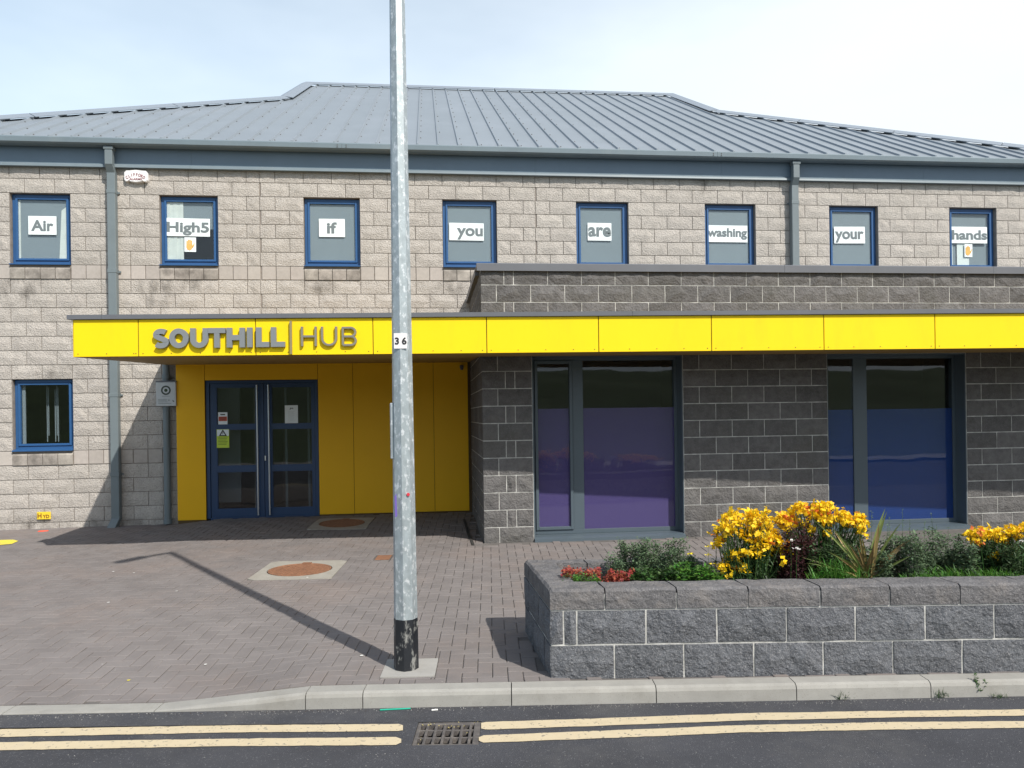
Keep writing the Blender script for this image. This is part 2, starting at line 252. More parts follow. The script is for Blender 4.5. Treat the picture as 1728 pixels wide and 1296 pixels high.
# ------------------------------------------------------------------ mesh builder
class MB:
    def __init__(s): s.v = []; s.f = []; s.t = []; s.mi = []; s.cur = 0.0; s.m = 0
    def add(s, vs, fs, M=None):
        o = len(s.v)
        for p in vs:
            p = Vector(p)
            s.v.append(tuple(M @ p) if M is not None else tuple(p))
        for f in fs: s.f.append([i+o for i in f]); s.t.append(s.cur); s.mi.append(s.m)
        return s
    def box(s, x0, x1, y0, y1, z0, z1, M=None):
        vs = [(x0,y0,z0),(x1,y0,z0),(x1,y1,z0),(x0,y1,z0),(x0,y0,z1),(x1,y0,z1),(x1,y1,z1),(x0,y1,z1)]
        fs = [(0,3,2,1),(4,5,6,7),(0,1,5,4),(1,2,6,5),(2,3,7,6),(3,0,4,7)]
        return s.add(vs, fs, M)
    def bbox(s, x0, x1, y0, y1, z0, z1, b=0.004, M=None):   # box with chamfered edges
        vs = []; 
        for sx in (0, 1):
            for sy in (0, 1):
                for sz in (0, 1):
                    x = (x0, x1)[sx]; y = (y0, y1)[sy]; z = (z0, z1)[sz]
                    ix = x+(b if sx == 0 else -b); iy = y+(b if sy == 0 else -b); iz = z+(b if sz == 0 else -b)
                    vs += [(x, iy, iz), (ix, y, iz), (ix, iy, z)]
        bm = bmesh.new(); [bm.verts.new(v) for v in vs]
        bmesh.ops.convex_hull(bm, input=bm.verts); bmesh.ops.dissolve_limit(bm, angle_limit=0.01, verts=bm.verts, edges=bm.edges)
        bm.verts.index_update(); V = [tuple(v.co) for v in bm.verts]; F = [[v.index for v in f.verts] for f in bm.faces]; bm.free()
        return s.add(V, F, M)
    def prism(s, poly, z0, z1, M=None):                      # poly in xy, extruded in z
        n = len(poly); vs = [(x, y, z0) for x, y in poly]+[(x, y, z1) for x, y in poly]
        fs = [list(range(n))[::-1], list(range(n, 2*n))]+[[i, (i+1) % n, n+(i+1) % n, n+i] for i in range(n)]
        return s.add(vs, fs, M)
    def profile(s, pts, x0, x1, M=None):                     # closed profile in (y,z), extruded along x
        n = len(pts); vs = [(x0, y, z) for y, z in pts]+[(x1, y, z) for y, z in pts]
        fs = [list(range(n)), list(range(n, 2*n))[::-1]]+[[i, n+i, n+(i+1) % n, (i+1) % n] for i in range(n)]
        return s.add(vs, fs, M)
    def tube(s, pts, rad, n=8, M=None, cap=True, rot=0.0):
        pts = [Vector(p) for p in pts]; rings = []; vs = []; fs = []
        rad = rad if isinstance(rad, (list, tuple)) else [rad]*len(pts)
        for i, p in enumerate(pts):
            a = pts[max(0, i-1)]; b = pts[min(len(pts)-1, i+1)]; d = (b-a).normalized()
            u = d.orthogonal().normalized() if abs(d.z) < 0.99 else Vector((1, 0, 0)); u = (u - d*u.dot(d)).normalized(); v = d.cross(u)
            for k in range(n):
                an = rot+2*math.pi*k/n; vs.append(p+(u*math.cos(an)+v*math.sin(an))*rad[i])
        for i in range(len(pts)-1):
            for k in range(n): fs.append([i*n+k, i*n+(k+1) % n, (i+1)*n+(k+1) % n, (i+1)*n+k])
        if cap: fs.append(list(range(n))[::-1]); fs.append([(len(pts)-1)*n+k for k in range(n)])
        return s.add(vs, fs, M)
    def mesh(s, name, mats, smooth=False):
        me = bpy.data.meshes.new(name); me.from_pydata(s.v, [], s.f)
        at = me.attributes.new('tint', 'FLOAT', 'FACE'); at.data.foreach_set('value', s.t)
        for m in (mats if isinstance(mats, (list, tuple)) else [mats]): me.materials.append(MATS[m] if isinstance(m, str) else m)
        me.polygons.foreach_set('material_index', s.mi)
        if smooth: me.polygons.foreach_set('use_smooth', [True]*len(me.polygons))
        me.update(); return me
    def build(s, name, mats, parent=None, loc=None, smooth=False, fixn=True):
        me = s.mesh(name, mats, smooth)
        if fixn:
            bm = bmesh.new(); bm.from_mesh(me); bmesh.ops.recalc_face_normals(bm, faces=bm.faces); bm.to_mesh(me); bm.free()
        return place(name, me, parent, loc)
def place(name, me, parent=None, loc=None, rot=None):
    o = bpy.data.objects.new(name, me); col.objects.link(o)
    if parent is not None: o.parent = parent
    if loc is not None: o.location = loc
    if rot is not None: o.rotation_euler = rot
    return o
def empty(name, loc=(0, 0, 0)):
    o = bpy.data.objects.new(name, None); col.objects.link(o); o.location = loc; o.empty_display_size = 0.2
    return o
def tag(o, label=None, cat=None, group=None, kind=None):
    if label: o['label'] = label
    if cat: o['category'] = cat
    if group: o['group'] = group
    if kind: o['kind'] = kind
    return o
def structure(o): o['kind'] = 'structure'; return o
def text_mesh(s, size, depth=0.002, offset=0.0, align='CENTER', spacing=1.0):
    cu = bpy.data.curves.new('t', 'FONT'); cu.body = s; cu.size = size; cu.extrude = depth; cu.offset = offset; cu.align_x = align; cu.space_character = spacing
    cu.resolution_u = 6
    ob = bpy.data.objects.new('t', cu); me = bpy.data.meshes.new_from_object(ob)
    bpy.data.objects.remove(ob); bpy.data.curves.remove(cu)
    return me
def text_obj(name, s, size, m, parent, loc, depth=0.002, offset=0.0, width=None, yaw=0.0, height=None, spacing=1.0):
    me = text_mesh(s, size, depth, offset, spacing=spacing)
    xs = [v.co.x for v in me.vertices]; ys = [v.co.y for v in me.vertices]
    cx = (min(xs)+max(xs))/2; cy = (min(ys)+max(ys))/2
    fx = (width/(max(xs)-min(xs))) if width else 1.0
    fy = (height/(max(ys)-min(ys))) if height else fx
    for v in me.vertices: v.co = Vector(((v.co.x-cx)*fx, (v.co.y-cy)*fy, v.co.z))
    me.transform(Matrix.Rotation(math.pi/2, 4, 'X')); me.materials.append(MATS[m])
    o = place(name, me, parent, loc); o.rotation_euler = (0, 0, yaw); return o

# ================================================================== GROUND
def ground_sheet():
    mb = MB(); Rg = 600
    mb.add([(-Rg, -Rg, -0.5), (Rg, -Rg, -0.5), (Rg, Rg, -0.5), (-Rg, Rg, -0.5)], [(0, 1, 2, 3)])
    structure(mb.build('ground', 'grass_far', fixn=False))
ground_sheet()
# joint-sand bed under the pavers, following the ground height
def bed():
    mb = MB(); nx, ny = 90, 50; x0, x1, d0, d1 = -14, 26, 4.90, 16.0; ids = []
    for j in range(ny+1):
        for i in range(nx+1):
            x = x0+(x1-x0)*i/nx; d = d0+0.012*x+(d1-d0)*j/ny; p = W(x, d)
            mb.v.append((p.x, p.y, H(p.x, p.y)-0.010))
    for j in range(ny):
        for i in range(nx):
            a = j*(nx+1)+i; mb.f.append([a, a+1, a+nx+2, a+nx+1]); mb.t.append(0); mb.mi.append(0)
    return structure(mb.build('pavement', 'joint_sand', fixn=False))
pavement = bed()
ROADZ = -0.10
def road():
    mb = MB()
    a = [W(-120, 4.78-1.44, ROADZ), W(120, 4.78+1.44, ROADZ), W(120, -3.2+1.44, ROADZ), W(-120, -3.2-1.44, ROADZ)]
    # leave a pit opening for the gully
    g = GUL; xs = [-120, g[0], g[1], 120]; ds = [-3.2, g[2], g[3], 4.78]
    for i in range(3):
        for j in range(3):
            if i == 1 and j == 1: continue
            q = []
            for xx, dd in ((xs[i], ds[j]), (xs[i+1], ds[j]), (xs[i+1], ds[j+1]), (xs[i], ds[j+1])):
                q.append(tuple(W(xx, dd+(0.012*xx if dd in (-3.2, 4.78) else 0), ROADZ)))
            mb.add(q, [(0, 1, 2, 3)])
    return structure(mb.build('road', 'asphalt', fixn=False))
_a = inv(onG(694, 1219, ROADZ)); _b = inv(onG(806, 1217, ROADZ)); _c = inv(onG(692, 1258, ROADZ))
GUL = (-0.575, -0.205, _c[1], (_a[1]+_b[1])/2)
road()
# far side of the street (seen only mirrored in the glazing)
mb = MB(); mb.add([W(-120, -3.2-1.44, 0.0), W(120, -3.2+1.44, 0.0), W(120, -5.2+1.44, 0.0), W(-120, -5.2-1.44, 0.0)], [(0, 1, 2, 3)]); mb.box(0,0.001,0,0.001,-0.3,-0.2)
structure(mb.build('footpath', 'concrete', fixn=False))
mb = MB(); nx, ny = 60, 16
for j in range(ny+1):
    for i in range(nx+1):
        x = -90+180*i/nx; t = j/ny; d = -5.15-46*t; p = W(x, d+0.012*x)
        mb.v.append((p.x, p.y, -0.02+5.5*sst(0, 1, t)+0.35*math.sin(x*0.31+j)*t+0.2*R.random()*t))
for j in range(ny):
    for i in range(nx):
        a = j*(nx+1)+i; mb.f.append([a, a+nx+1, a+nx+2, a+1]); mb.t.append(0); mb.mi.append(0)
structure(mb.build('hill', 'grass_far', fixn=False))

# ---- kerb stones
KS = structure(MB().box(-20, -19.9, 0, .1, -0.4, -0.35).build('kerb', 'concrete'))
KS.data.transform(Matrix.Identity(4))
def kz(x): return -0.093*(1-sst(-2.17, -1.27, x)) if x < -1.25 else 0.0
def kerbstone(x0, x1, name='kerbstone'):
    mb = MB(); mb.cur = R.random(); n = 6 if (x0 > -2.4 and x1 < -1.1) else 1; g = 0.003
    xs = [x0+g+(x1-x0-2*g)*i/n for i in range(n+1)]; prof = []
    for x in xs:
        zt = (-0.093*(1-max(0, min(1, (x+2.2)/0.93)))) if x < -1.25 else 0.0
        dd = 0.012*x; ht = zt-ROADZ; b = min(0.03, ht*0.45)
        prof.append([(4.765+dd, ROADZ-0.12), (4.765+dd+0.004, zt-b), (4.765+dd+0.012, zt-b*0.35), (4.765+dd+0.032, zt), (4.905+dd, zt), (4.905+dd, ROADZ-0.12)])
    vs = []; fs = []; m = 6
    for i, x in enumerate(xs):
        for d, z in prof[i]: vs.append(tuple(W(x, d, z)))
    for i in range(n):
        for k in range(m): fs.append([i*m+k, i*m+(k+1) % m, (i+1)*m+(k+1) % m, (i+1)*m+k])
    fs.append(list(range(m))[::-1]); fs.append([n*m+k for k in range(m)])
    mb.add(vs, fs); return mb.build(name, 'kerb', KS)
def kx(px): return inv(onG(px, 1166, 0))[0]
xj = [kx(518), kx(613), kx(863), kx(1111), kx(1356), kx(1595)]
js = [xj[0]-0.93]; 
while js[0] > -9: js.insert(0, js[0]-0.93)
js += xj
while js[-1] < 9: js.append(js[-1]+0.92)
for a, b in zip(js[:-1], js[1:]): kerbstone(a, b)

# ---- planter footprint (surveyed)
PA = W(0.225, 4.963); PDIR = (W(1, 4.963+0.0021)-W(0, 4.963)).normalized()      # along front
PB = W(0.075, 6.05); PSIDE = (PB-PA); PLEN = PSIDE.length; PSIDE.normalize()
PWID = 6.6
def in_planter(p, m=0.0):
    q = p-PA; # solve q = a*PDIR + b*PSIDE
    det = PDIR.x*PSIDE.y-PDIR.y*PSIDE.x
    a = (q.x*PSIDE.y-q.y*PSIDE.x)/det; b = (PDIR.x*q.y-PDIR.y*q.x)/det
    return a > -m and a < PWID+m and b > -m and b < PLEN+m
# ---- manhole surrounds: centre, size
PVA = 0.03                                                                # paving bond angle from the road
def pv(x, d): c, s = math.cos(PVA), math.sin(PVA); return x*c+d*s, -x*s+d*c   # into bond frame
def pvi(u, v): c, s = math.cos(PVA), math.sin(PVA); return u*c-v*s, u*s+v*c
def slab_uv(pxs, z):
    us = []; vs = []
    for px, py in pxs:
        x, d = inv(onG(px, py, z)); u, v = pv(x, d); us.append(u); vs.append(v)
    return us, vs
us, vs_ = slab_uv([(418, 976), (558, 974), (586, 944), (458, 946)], 0.02)
S1 = [(us[0]+us[3])/2, (us[1]+us[2])/2, (vs_[0]+vs_[1])/2, (vs_[2]+vs_[3])/2]
us, vs_ = slab_uv([(519, 892), (622, 889), (629, 875), (537, 877)], 0.10)
S2 = [(us[0]+us[3])/2, (us[1]+us[2])/2, (vs_[0]+vs_[1])/2, (vs_[2]+vs_[3])/2]
us, vs_ = slab_uv([(633, 1144), (735, 1142), (738, 1113), (662, 1113)], 0.0)
S3 = [(us[0]+us[3])/2, (us[1]+us[2])/2, (vs_[0]+vs_[1])/2, (vs_[2]+vs_[3])/2]
us, vs_ = slab_uv([(631, 944), (661, 943), (661, 935), (635, 936)], 0.02)
S4 = [(us[0]+us[3])/2, (us[1]+us[2])/2, (vs_[0]+vs_[1])/2, (vs_[2]+vs_[3])/2]
print('slabs', S1, S2, S3, S4)
SLABS = [S1, S2, S3, S4]
BY = -2.851; BX0 = 7.17; YW = -0.13                                       # extension front plane, its corner, yellow wall plane
# ---- pavers, 90 degree herringbone, 200 x 100
def paver_geo(mb, u0, u1, v0, v1, origin=None):
    g = 0.002; c = 0.005; dz = R.uniform(-0.0018, 0.0018); tx = R.uniform(-0.001, 0.001)
    o = origin or Vector((0, 0, 0)); pts = []
    for lv, ins, z in ((0, g, -0.012), (1, g, -0.0035), (2, g+c, 0.0)):
        for u, v in ((u0+ins, v0+ins), (u1-ins, v0+ins), (u1-ins, v1-ins), (u0+ins, v1-ins)):
            x, d = pvi(u, v); d = max(d, 4.911+0.012*x); p = W(x, d)
            pts.append((p.x-o.x, p.y-o.y, H(p.x, p.y)+z+dz+tx*(1 if u > (u0+u1)/2 else -1)-o.z))
    fs = [(8, 9, 10, 11)]
    for k in range(2):
        for i in range(4): fs.append((k*4+i, k*4+(i+1) % 4, k*4+4+(i+1) % 4, k*4+4+i))
    mb.add(pts, fs)
def ok_paver(u, v):
    x, d = pvi(u, v)
    if d < 4.90+0.012*x-(0.04 if True else 0): return False
    if x < -9.6 or x > 4.6 or d > 13.4: return False
    p = W(x, d)
    if in_planter(p, 0.0): return False
    if p.x < BX0-0.05 and p.y > YW-0.02 and p.x > 2.7: return False
    if p.x <= 2.8 and p.y > 0.03: return False
    if p.x > BX0-0.05 and p.y > BY-0.16: return False
    return True
def cut(c):
    out = [c]
    for s in SLABS:
        nxt = []
        for (a, b, e, f) in out:
            if b <= s[0] or a >= s[1] or f <= s[2] or e >= s[3]: nxt.append((a, b, e, f)); continue
            if a < s[0]: nxt.append((a, s[0], e, f))
            if b > s[1]: nxt.append((s[1], b, e, f))
            m0, m1 = max(a, s[0]), min(b, s[1])
            if e < s[2]: nxt.append((m0, m1, e, s[2]))
            if f > s[3]: nxt.append((m0, m1, s[3], f))
        out = [q for q in nxt if q[1]-q[0] > 0.022 and q[3]-q[2] > 0.022]
    return out
PV = []; U = 0.1
for i in range(-110, 60):
    for j in range(44, 140):
        k = (i+j) % 4                       # herringbone cell roles
        if k == 0: c = (i*U, (i+2)*U, j*U, (j+1)*U)          # lying across
        elif k == 2: c = (i*U, (i+1)*U, j*U, (j+2)*U)        # lying away
        else: continue
        PV.append(c)
# keep the exact tiling: horizontals cover cells (k, k+1) , verticals cover cell k==2 and the one behind (k==3)
PV = [q for c in PV if ok_paver((c[0]+c[1])/2, (c[2]+c[3])/2) for q in cut(c)]
PV.sort(key=lambda c: pvi((c[0]+c[1])/2, (c[2]+c[3])/2)[1])
vis = [c for c in PV if abs(pvi((c[0]+c[1])/2, 0)[0]/max(1, (c[2]+c[3])/2)) < 0.70]
near = set(id(c) for c in vis[:300])
mbs = MB()
for c in PV:
    if id(c) in near:
        mb = MB(); mb.cur = R.random(); x, d = pvi((c[0]+c[1])/2, (c[2]+c[3])/2); p = W(x, d)
        paver_geo(mb, *c, origin=p); mb.build('paver', 'paver', pavement, loc=p, fixn=False)
    else:
        mbs.cur = R.random(); paver_geo(mbs, *c)
tag(mbs.build('block_paving', 'paver', pavement, fixn=False), kind='stuff')
print('pavers', len(PV))

# ================================================================== BUILDING
bld = empty('community_building', (0, 0, 0))
tag(bld, 'two-storey grey blockwork community building with metal roof, yellow canopy and blue-framed windows', 'building')
ZT = 5.287                                  # head of upper windows
CO = 0.225
XL, XR = -1.55, 21.0                         # main wall ends
def cells_wall(mb, x0, x1, z0, z1, holes, y0, y1):
    xs = sorted(set([x0, x1]+[h[0] for h in holes]+[h[1] for h in holes])); xs = [x for x in xs if x0 <= x <= x1]
    zs = sorted(set([z0, z1]+[h[2] for h in holes]+[h[3] for h in holes])); zs = [z for z in zs if z0 <= z <= z1]
    def solid(i, j):
        if i < 0 or j < 0 or i >= len(xs)-1 or j >= len(zs)-1: return False
        cx = (xs[i]+xs[i+1])/2; cz = (zs[j]+zs[j+1])/2
        return not any(h[0] < cx < h[1] and h[2] < cz < h[3] for h in holes)
    for i in range(len(xs)-1):
        for j in range(len(zs)-1):
            if not solid(i, j): continue
            a, b, c, d = xs[i], xs[i+1], zs[j], zs[j+1]
            mb.add([(a, y0, c), (b, y0, c), (b, y0, d), (a, y0, d)], [(0, 1, 2, 3)])
            mb.add([(a, y1, c), (b, y1, c), (b, y1, d), (a, y1, d)], [(3, 2, 1, 0)])
            if not solid(i-1, j): mb.add([(a, y0, c), (a, y0, d), (a, y1, d), (a, y1, c)], [(0, 1, 2, 3)])
            if not solid(i+1, j): mb.add([(b, y0, c), (b, y1, c), (b, y1, d), (b, y0, d)], [(0, 1, 2, 3)])
            if not solid(i, j-1): mb.add([(a, y0, c), (a, y1, c), (b, y1, c), (b, y0, c)], [(0, 1, 2, 3)])
            if not solid(i, j+1): mb.add([(a, y0, d), (b, y0, d), (b, y1, d), (a, y1, d)], [(0, 1, 2, 3)])
UPW = [(2.25*i, 2.25*i+0.9, ZT-5*CO, ZT) for i in range(9)]
LOW = [(0.0, 0.9, ZT-18*CO, ZT-13*CO)]
xd0, _ = onY(346, 700, YW); xd1, _ = onY(537, 700, YW); xy0, zy = onY(296, 616, YW); xy1, _ = onY(789, 616, YW)
HOLES_A = UPW+LOW
print('yellow', xy0, xy1, 'door', xd0, xd1, 'z', zy)
mb = MB(); cells_wall(mb, XL, XR, -0.3, 5.75, HOLES_A+[(xd0, xd1, -0.31, 2.40)], 0.009, 0.30)
wallA = mb.build('wall', 'mortar_dark', bld, fixn=False)

# ---- rock-faced blocks
def block_mesh(w, h, proud, rough_amt, m, smooth_face=False, j=0.005, y_edge=0.0):
    mb = MB(); mb.cur = R.random()
    x0, x1, z0, z1 = j, w-j, j, h-j
    if smooth_face:
        c = 0.004; vs = [(x0, 0.02, z0), (x1, 0.02, z0), (x1, 0.02, z1), (x0, 0.02, z1), (x0, -proud+c, z0), (x1, -proud+c, z0), (x1, -proud+c, z1), (x0, -proud+c, z1),
                   (x0+c, -proud, z0+c), (x1-c, -proud, z0+c), (x1-c, -proud, z1-c), (x0+c, -proud, z1-c)]
        fs = [(8, 9, 10, 11)]+[(k*4+i, k*4+(i+1) % 4, k*4+4+(i+1) % 4, k*4+4+i) for k in range(2) for i in range(4)]
        mb.add(vs, fs); return mb.mesh('block', m)
    nx = max(2, int(round(w/0.11))); nz = 2; vs = []; fs = []
    for k in range(nz+1):
        for i in range(nx+1):
            ex = i in (0, nx); ez = k in (0, nz)
            x = x0+(x1-x0)*i/nx; z = z0+(z1-z0)*k/nz
            y = -proud*0.35-R.uniform(0, rough_amt*0.35) if (ex or ez) else -proud-R.uniform(-0.3, 1)*rough_amt
            if not ex: x += R.uniform(-0.02, 0.02)*(w/0.45)
            if not ez: z += R.uniform(-0.02, 0.02)
            vs.append((x, y, z))
    for k in range(nz):
        for i in range(nx):
            a = k*(nx+1)+i; q = [a, a+1, a+nx+2, a+nx+1]
            if R.random() < 0.5: fs += [(q[0], q[1], q[2]), (q[0], q[2], q[3])]
            else: fs += [(q[0], q[1], q[3]), (q[1], q[2], q[3])]
    # sides back into the mortar
    loop = [i for i in range(nx+1)]+[k*(nx+1)+nx for k in range(1, nz+1)]+[nz*(nx+1)+i for i in range(nx-1, -1, -1)]+[k*(nx+1) for k in range(nz-1, 0, -1)]
    o = len(vs)
    for q in loop: vs.append((vs[q][0], 0.02, vs[q][2]))
    n = len(loop)
    for i in range(n): fs.append((loop[(i+1) % n], loop[i], o+i, o+(i+1) % n))
    mb.add(vs, fs); return mb.mesh('block', m)
POOL = {}
def pooled(w, h, kind):
    key = (round(w, 3), round(h, 3), kind, R.randrange(10 if w > 0.4 else 5))
    if key not in POOL:
        POOL[key] = {'light': lambda: block_mesh(w, h, 0.012, 0.007, 'block_light'),
                     'smooth': lambda: block_mesh(w, h, 0.008, 0, 'block_smooth', True),
                     'dark': lambda: block_mesh(w, h, 0.014, 0.014, 'block_dark', j=0.006),
                     'planter': lambda: block_mesh(w, h, 0.016, 0.022, 'block_planter', j=0.007)}[kind]()
    return POOL[key]
def course_pieces(x0, x1, joints, holes):
    cuts = sorted(set([x0, x1]+[j for j in joints if x0+0.02 < j < x1-0.02]+[h[0] for h in holes if x0 < h[0] < x1]+[h[1] for h in holes if x0 < h[1] < x1]))
    out = []
    for a, b in zip(cuts[:-1], cuts[1:]):
        c = (a+b)/2
        if b-a < 0.03 or any(h[0] < c < h[1] for h in holes): continue
        out.append((a, b))
    return out
mj1 = onY(438.9, 400, 0)[0]; mj2 = onY(903.6, 380, 0)[0]; MJ = [mj1, mj2]
BL = []       # (x, z, w, h, kind, yaw matrix)
ncol = int(26/0.225)
for c in range(-2, 24):
    ztop = ZT-c*CO; zb = ztop-CO
    if c == -2: ztop = 5.70
    if zb < -0.2: continue
    smooth = c in (5, 18)
    off = 0.0 if c % 2 == 0 else 0.225
    js_ = [-9+off+0.45*k for k in range(90)]
    if smooth: js_ = [-9+0.225*k for k in range(180)]
    js_ += MJ
    hs = [(h[0], h[1]) for h in HOLES_A if h[2] < (ztop+zb)/2 < h[3]]
    xr = XR if zb > 3.05 else BX0+0.1
    if zb < 2.50: hs.append((xy0+0.01, 30))
    elif zb < 2.62: pass
    sl = []
    if c == 5: sl = [(2.25*i, 2.25*i+0.9) for i in range(9)]
    if c == 18: sl = [(0.0, 0.9)]
    for a, b in course_pieces(XL+0.02, xr, js_, hs+sl):
        BL.append((a, zb, b-a, ztop-zb, 'smooth' if smooth else 'light'))
def scr(x, y, z, w_, h_):
    dx, dy = x+w_/2-CX, y-CY; X = dx*CA-dy*SA; D = dx*SA+dy*CA
    px = PX0+FPX*X/D; py = PY0-FPX*(z+h_/2-CZ)/D
    return px, py, w_*h_*(FPX/D)**2
def lay_blocks(BLs, Y, parent, limit=300):
    sc_ = []
    for b in BLs:
        px, py, a = scr(b[0], Y, b[1], b[2], b[3])
        hid = (120 < px < 1728 and 545 < py < 600)
        v = -30 < px < 1760 and -20 < py < 1300 and not hid
        sc_.append((-(a if v else 0), b))
    sc_.sort(key=lambda t: t[0])
    rest = MB(); nb = 0
    for i, (a, b) in enumerate(sc_):
        me = pooled(b[2], b[3], b[4])
        if i < limit: place('block', me, parent, (b[0], Y, b[1])); nb += 1
        else:
            rest.cur = R.random(); rest.m = 1 if b[4] == 'smooth' else 0
            rest.add([(v.co.x+b[0], v.co.y+Y, v.co.z+b[1]) for v in me.vertices], [list(p.vertices) for p in me.polygons])
    if rest.f:
        m0 = 'block_dark' if BLs[0][4] == 'dark' else 'block_light'
        tag(rest.build('blockwork', [m0, 'block_smooth'], parent, fixn=False), kind='stuff')
    print('blocks', len(BLs), nb)
lay_blocks(BL, 0.0, wallA)
# sloping sill bricks under the windows
sill_me = MB()
sill_me.profile([(0.05, 0.0), (-0.030, 0.0), (-0.036, 0.115), (-0.030, 0.150), (0.07, 0.190)], 0.005, 0.218)
for i, h in enumerate(UPW[:8]+LOW):
    if 0 < i < 8 and h[0] > 6.9: continue
    for k in range(4):
        mb = MB(); mb.cur = R.random(); dz = R.uniform(-.004, .004)
        mb.profile([(0.05, 0.0), (-0.024, 0.0), (-0.030, 0.150+dz), (-0.022, 0.172), (0.07, 0.205)], 0.005, 0.220)
        mb.build('sill_brick', 'block_sill', wallA, loc=(h[0]+k*0.225, 0, h[2]-CO+0.004))

# ---- blue windows
def blue_window(h, interior):
    x0, x1, z0, z1 = h; w_ = x1-x0; g = 0.004; yf = 0.075
    mb = MB()
    a, b, c, d = x0+g, x1-g, z0+0.03, z1-g; t = 0.045
    for (p, q, r, s_) in ((a, a+t, c, d), (b-t, b, c, d), (a+t, b-t, d-t, d), (a+t, b-t, c, c+t)): mb.bbox(p, q, yf, yf+0.07, r, s_, 0.003)
    fr = mb.build('window', 'blue_frame', bld)
    mb = MB(); A, B, C, D = a+t+0.003, b-t-0.003, c+t+0.003, d-t-0.003; t2 = 0.034
    for (p, q, r, s_) in ((A, A+t2, C, D), (B-t2, B, C, D), (A+t2, B-t2, D-t2, D), (A+t2, B-t2, C, C+t2)): mb.bbox(p, q, yf-0.018, yf+0.04, r, s_, 0.003)
    mb.build('sash', 'blue_frame', fr)
    mb = MB(); mb.profile([(yf+0.01, 0), (-0.045, -0.022), (-0.045, -0.038), (yf+0.01, -0.03)], x0+0.002, x1-0.002); mb.build('window_sill', 'blue_frame', fr, loc=(0, 0, z0+0.034))
    mb = MB(); mb.box(A+t2-0.004, B-t2+0.004, yf+0.006, yf+0.012, C+t2-0.004, D-t2+0.004); mb.build('pane', 'glass_clear', fr)
    px0, px1, pz0, pz1 = A+t2, B-t2, C+t2, D-t2; W_ = px1-px0  # grey sheets behind the upper glass: sky reflection put into their colour
    if interior == 'grey_backing':
        mb = MB(); mb.box(px0-0.002, px1+0.002, yf+0.016, yf+0.020, pz0-0.002, pz1+0.002); mb.build('grey_backing', 'grey_backing', fr)
    elif interior == 'curtains':
        mb = MB(); mb.box(px0-0.002, px1+0.002, yf+0.0235, yf+0.0265, pz0-0.002, pz1+0.002); mb.build('grey_backing', 'grey_backing', fr)
        mb = MB()
        mb.add([(px1-0.085, yf+0.014, pz1-0.16), (px1-0.01, yf+0.014, pz1-0.1), (px1, yf+0.014, pz0), (px1-0.125, yf+0.014, pz0)], [(0, 1, 2, 3)])
        mb.add([(px1-0.085, yf+0.022, pz1-0.16), (px1-0.01, yf+0.022, pz1-0.1), (px1, yf+0.022, pz0), (px1-0.125, yf+0.022, pz0)], [(3, 2, 1, 0)])
        mb.box(px0, px0+0.028, yf+0.014, yf+0.022, pz0, pz1)
        mb.build('curtain', 'curtain', fr)
    elif interior == 'half':
        mb = MB(); mb.box(px0-0.02, px1+0.02, yf+0.030, yf+0.034, pz0+0.50, pz1+0.002); mb.build('grey_backing', 'grey_backing', fr)
        mb = MB(); x = px0; k = 0
        while x < px0+W_*0.32: mb.box(x, x+0.052, yf+0.015+0.005*(k % 2), yf+0.020+0.005*(k % 2), pz0, pz1); x += 0.05; k += 1
        mb.build('curtain', 'curtain', fr)
    elif interior == 'board':
        mb = MB(); mb.box(px0-0.002, px1+0.002, yf+0.036, yf+0.040, pz0+0.0, pz1+0.002); mb.build('grey_backing', 'grey_backing', fr)
        mb = MB(); mb.box(px0+W_*0.16, px0+W_*0.48, yf+0.016, yf+0.024, pz0, pz0+0.52); mb.box(px0+0.02, px0+0.04, yf+0.025, yf+0.032, pz0, pz0+0.5); mb.build('notice_board', 'white_wood', fr)
    elif interior == 'dark':
        mb = MB()
        for k, xx in enumerate((0.37, 0.40, 0.54, 0.575, 0.60)): mb.box(px0+W_*xx, px0+W_*(xx+0.012), yf+0.25, yf+0.27, pz0+0.02+0.1*(k % 2), pz1-0.03*(k % 3))
        mb.box(px0+0.0, px0+0.045, yf+0.05, yf+0.07, pz0, pz1)
        mb.build('curtain', 'grey_backing', fr)
    return fr, (px0, px1, pz0, pz1, yf-0.0)
WIN = []
kinds = ['curtains', 'half', 'grey_backing', 'grey_backing', 'grey_backing', 'grey_backing', 'grey_backing', 'board', 'grey_backing']
for i, h in enumerate(UPW): WIN.append(blue_window(h, kinds[i])[1])
blue_window(LOW[0], 'dark')

# ---- interior shell
mb = MB(); mb.box(XL+0.3, XR, 3.4, 3.6, 0, 5.6); mb.box(XL+0.3, XR, 0.31, 3.4, 2.72, 2.9); mb.box(XL+0.3, XR, 0.31, 3.4, 5.62, 5.7); mb.box(XL+0.3, XR, 0.31, 3.4, -0.1, 0.0)
for x in (-1.3, 3.6, 8.3, 12.0, 16.5, 20.6): mb.box(x, x+0.1, 0.31, 3.4, 0.0, 5.6)
mb.build('interior_walls', 'room', bld)
# ---- gable/left end and back walls
mb = MB(); mb.box(XL, XL+0.3, 0.30, 16.2, -0.3, 5.75); mb.box(XL, XR, 16.2, 16.5, -0.3, 5.75); mb.box(XR-0.3, XR, 0.30, 16.2, -0.3, 5.75)
mb.build('end_wall', 'mortar_dark', bld)

